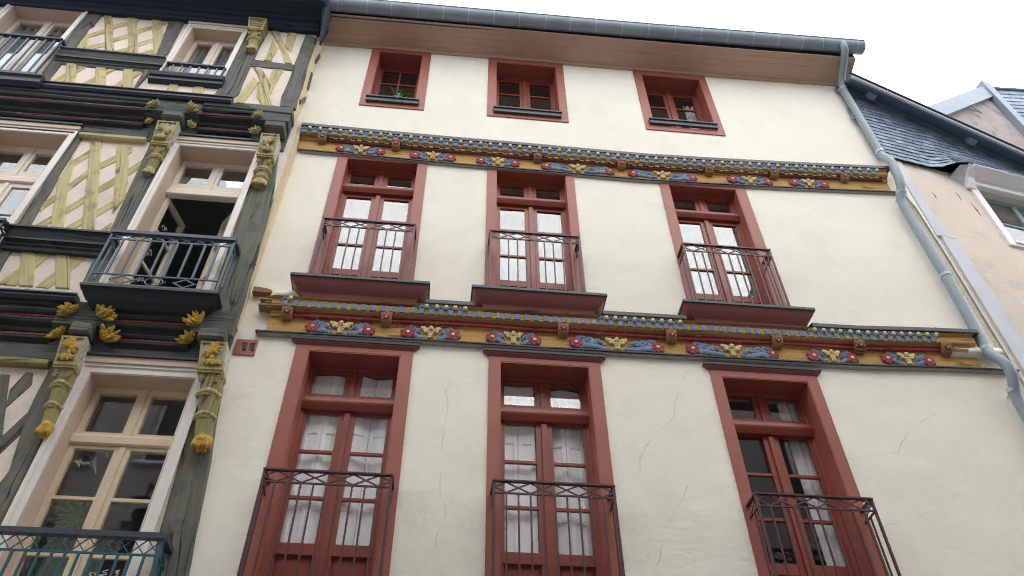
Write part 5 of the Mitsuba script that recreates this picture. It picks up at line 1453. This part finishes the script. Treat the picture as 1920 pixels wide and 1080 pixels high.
put(GB, 'verge_flashing', verge_band(A + [0, 0, 0.03], left + [0, 0, 0.03], 0.34, 0.1), 'zinc')
put(GB, 'verge_flashing', verge_band(A + [0.05, 0, 0.03], right + [0.05, 0, 0.03], 0.26, 0.13), 'zinc')
rdir = np.array([math.cos(math.radians(-2)), math.sin(math.radians(-2)), 0])
dn = (right - A) / np.linalg.norm(right - A)
out = np.cross(rdir, dn)
out = out if out[1] < 0 else -out
rk = put(GB, 'roof', B().rings([[A + rdir * 0.02, A + rdir * 6, A + rdir * 6 + dn * 4.6, A + dn * 4.6], [A + rdir * 0.02 - out * 0.1, A + rdir * 6 - out * 0.1, A + rdir * 6 + dn * 4.6 - out * 0.1, A + dn * 4.6 - out * 0.1]]).mesh(), 'slate_back')
gr = np.random.default_rng(11)
for i in range(18):
    s = -gr.uniform(0, 0.2)
    while s < 1.6:
        w = gr.uniform(0.2, 0.3)
        p0 = A + rdir * (s + 0.28) + dn * (0.06 + i * 0.15) + np.array([0, 0, 0.03])
        q = np.array([p0 + out * 0.012, p0 + rdir * (w - 0.006) + out * 0.012, p0 + rdir * (w - 0.006) + dn * 0.19 + out * 0.03, p0 + dn * 0.19 + out * 0.03])
        v = np.vstack([q, q - out * 0.012])
        put(rk, 'slate', (v, [[0, 1, 2], [0, 2, 3], [0, 4, 5], [0, 5, 1], [1, 5, 6], [1, 6, 2], [3, 2, 6], [3, 6, 7], [0, 3, 7], [0, 7, 4]]), 'slate_%d' % gr.integers(0, 5))
        s += w
put(rk, 'ridge_tile', B().tube([A + rdir * t + np.array([0, 0, 0.0]) for t in np.linspace(0, 6, 20)], 0.06, 8).mesh(), 'roof_dark')
ac = np.array([10.75, 1.88, 16.25])
b = B()
b.tube([ac + e1 * x + np.array([0, 0, z]) - nb * 0.03 for x, z in ((0.0, 0.35), (0.02, 0.1), (0.06, -0.05), (-0.05, -0.08), (-0.22, -0.1))], 0.018, 6)
b.tube([ac + e1 * x + np.array([0, 0, z]) - nb * 0.03 for x, z in ((0.06, -0.05), (0.12, -0.1))], 0.018, 6)
put(GB, 'wall_anchor', b.mesh(), 'weathered_grey')

# ------------------------------------------------------------------ houses across the street (seen in the panes; they shade the lower storeys)
for i, (x0, x1, h, cat) in enumerate(((-14.0, -0.2, 13.3, 0), (-0.2, 4.4, 11.2, 1), (4.4, 16.0, 13.4, 2))):
    OP = thing('opposite_house', ('tall pale house across the street, mirrored in the left hand panes', 'lower pale house across the street between two taller ones, mirrored in the panes', 'tall pale house across the street, mirrored in the right hand panes')[i], 'house', 'houses across the street')
    w = sbox(x0, 0, x1, h)
    wins = []
    n = int((x1 - x0) / 1.9)
    for f, zf_ in enumerate((4.2, 7.2, 10.0)):
        if zf_ + 1.9 > h - 0.4:
            continue
        for j in range(n):
            xc = x0 + (j + 0.5) * (x1 - x0) / n
            wins.append((xc - 0.5, xc + 0.5, zf_, zf_ + 1.85))
    for q in wins:
        w = w.difference(sbox(q[0], q[2], q[1], q[3]))
    put(OP, 'wall', B().prism(w, -7.3, -7.0).box(x0, x1, -10.3, -10.2, 0, h).mesh(), 'opposite_stucco')
    put(OP, 'roof', B().rings([[[x0, -6.8, h], [x1, -6.8, h], [x1, -10.5, h + 2.2], [x0, -10.5, h + 2.2]], [[x0, -6.8, h + 0.15], [x1, -6.8, h + 0.15], [x1, -10.5, h + 2.35], [x0, -10.5, h + 2.35]]]).mesh(), 'roof_dark')
    for q in wins:
        m = B().prism(frame_poly(q[0], q[1], q[2], q[3], 0.07), -7.2, -7.14).box((q[0] + q[1]) / 2 - 0.04, (q[0] + q[1]) / 2 + 0.04, -7.19, -7.15, q[2] + 0.07, q[3] - 0.07)
        m.box(q[0] - 0.02, q[1] + 0.02, -7.05, -6.9, q[2] - 0.06, q[2])
        wk = put(OP, 'window', m.mesh(), 'white_wood')
        put(wk, 'pane', B().box(q[0] + 0.05, q[1] - 0.05, -7.18, -7.17, q[2] + 0.05, q[3] - 0.05).mesh(), 'charcoal_paint')
lamp = thing('street_lamp', 'black street lantern on a bracket, mirrored in the lower left beige window', 'street lamp')
lx, ly, lz = -4.9, -6.2, 8.9
put(lamp, 'bracket', B().tube([(lx, -7.0, lz + 0.1), (lx, -6.6, lz + 0.25), (lx, ly, lz + 0.2), (lx, ly, lz - 0.1)], 0.025, 8).mesh(), 'lamp_black')
put(lamp, 'lantern', B().rings([[[lx + r * math.cos(t), ly + r * math.sin(t), z] for t in np.arange(6) * PI / 3] for r, z in ((0.02, lz - 0.05), (0.28, lz - 0.2), (0.24, lz - 0.26), (0.15, lz - 0.7), (0.05, lz - 0.78))]).mesh(), 'lamp_black')

# ------------------------------------------------------------------ plants


def leaf_blade(b, uvs, base, d, up, L, w, droop, n=9, fold=0.2):
    d, up = np.array(d, float), np.array(up, float)
    d /= np.linalg.norm(d)
    s = np.cross(d, up)
    s /= np.linalg.norm(s)
    v, uv = [], []
    for i in range(n):
        t = i / (n - 1)
        c = np.array(base) + d * L * t - np.array([0, 0, 1]) * droop * L * t * t
        ww = w * math.sin(PI * (0.06 + 0.94 * t) ** 0.8) * (1 if t < 1 else 0) + 0.001
        for k in (-1, 0, 1):
            v.append(c + s * ww * k + up * fold * ww * abs(k))
            uv.append([t, k])
    f = []
    for i in range(n - 1):
        for k in range(2):
            a = 3 * i + k
            f += [[a, a + 1, a + 4], [a, a + 4, a + 3]]
    b.append((np.array(v), np.array(f), np.array(uv)))


def plant(name, label, cat, blades, mat, pot=None):
    k = thing(name, label, cat)
    for v, f, uv in blades:
        put(k, 'leaf', (v, f), mat, True, uv)
    if pot:
        (x, y, z, r, h) = pot
        put(k, 'pot', B().rings([[[x + rr * math.cos(t), y + rr * math.sin(t), zz] for t in np.linspace(0, 2 * PI, 15)[:-1]] for rr, zz in ((r * 0.75, z), (r, z + h), (r * 1.08, z + h), (r * 1.08, z + h + 0.02), (r * 0.9, z + h + 0.02), (r * 0.85, z + h - 0.02))]).mesh(), 'opposite_stucco')
    return k


pr_ = np.random.default_rng(21)
bl = []
for i in range(34):
    a = pr_.uniform(0, 2 * PI)
    leaf_blade(bl, None, (-0.93 + pr_.uniform(-0.05, 0.05), -0.01, 11.60), (math.cos(a), math.sin(a) * 0.6 - 0.15, pr_.uniform(0.2, 1.3)), (0, -0.4, 1), pr_.uniform(0.12, 0.24), 0.014, pr_.uniform(0.3, 0.9), 7)
plant('sill_plant', 'small green plant on the sill of the top left red window', 'plant', bl, 'leaf_green', (-0.93, -0.0, 11.54, 0.07, 0.07))
bl = []
for a, L, z, dr_ in ((-0.3, 0.5, 5.86, 0.7), (0.3, 0.42, 5.75, 0.9), (1.2, 0.35, 5.6, 0.7)):
    leaf_blade(bl, None, (-3.22, 0.32, z), (math.cos(a) * 0.5, -0.2, 0.1), (0.2, -0.8, 0.5), L * 0.8, 0.07, dr_ * 1.3, 11)
plant('houseplant', 'striped broad leaf plant behind the left pane of the lower left beige window', 'plant', bl, 'leaf_striped', (-3.3, 0.5, 4.1, 0.16, 0.3))
bl = []
for i in range(17):
    a = PI * 2 * i / 17 + pr_.uniform(-0.1, 0.1)
    leaf_blade(bl, None, (-2.99, 0.34, 5.1), (math.cos(a), -0.25, math.sin(a) * 0.8 + 0.1), (0, -1, 0.3), pr_.uniform(0.22, 0.34), 0.017, 0.35, 8)
for i in range(16):
    a = pr_.uniform(0.2, 2.9)
    leaf_blade(bl, None, (-2.95 + pr_.uniform(-0.2, 0.2), 0.36, 4.45), (math.cos(a) * 0.7, -0.1, 1), (0, -1, 0.3), pr_.uniform(0.3, 0.5), 0.03, 0.2, 8)
plant('palm_plant', 'dark palm leaves low behind the lower left beige window', 'plant', bl, 'leaf_green', (-2.98, 0.6, 4.1, 0.14, 0.25))
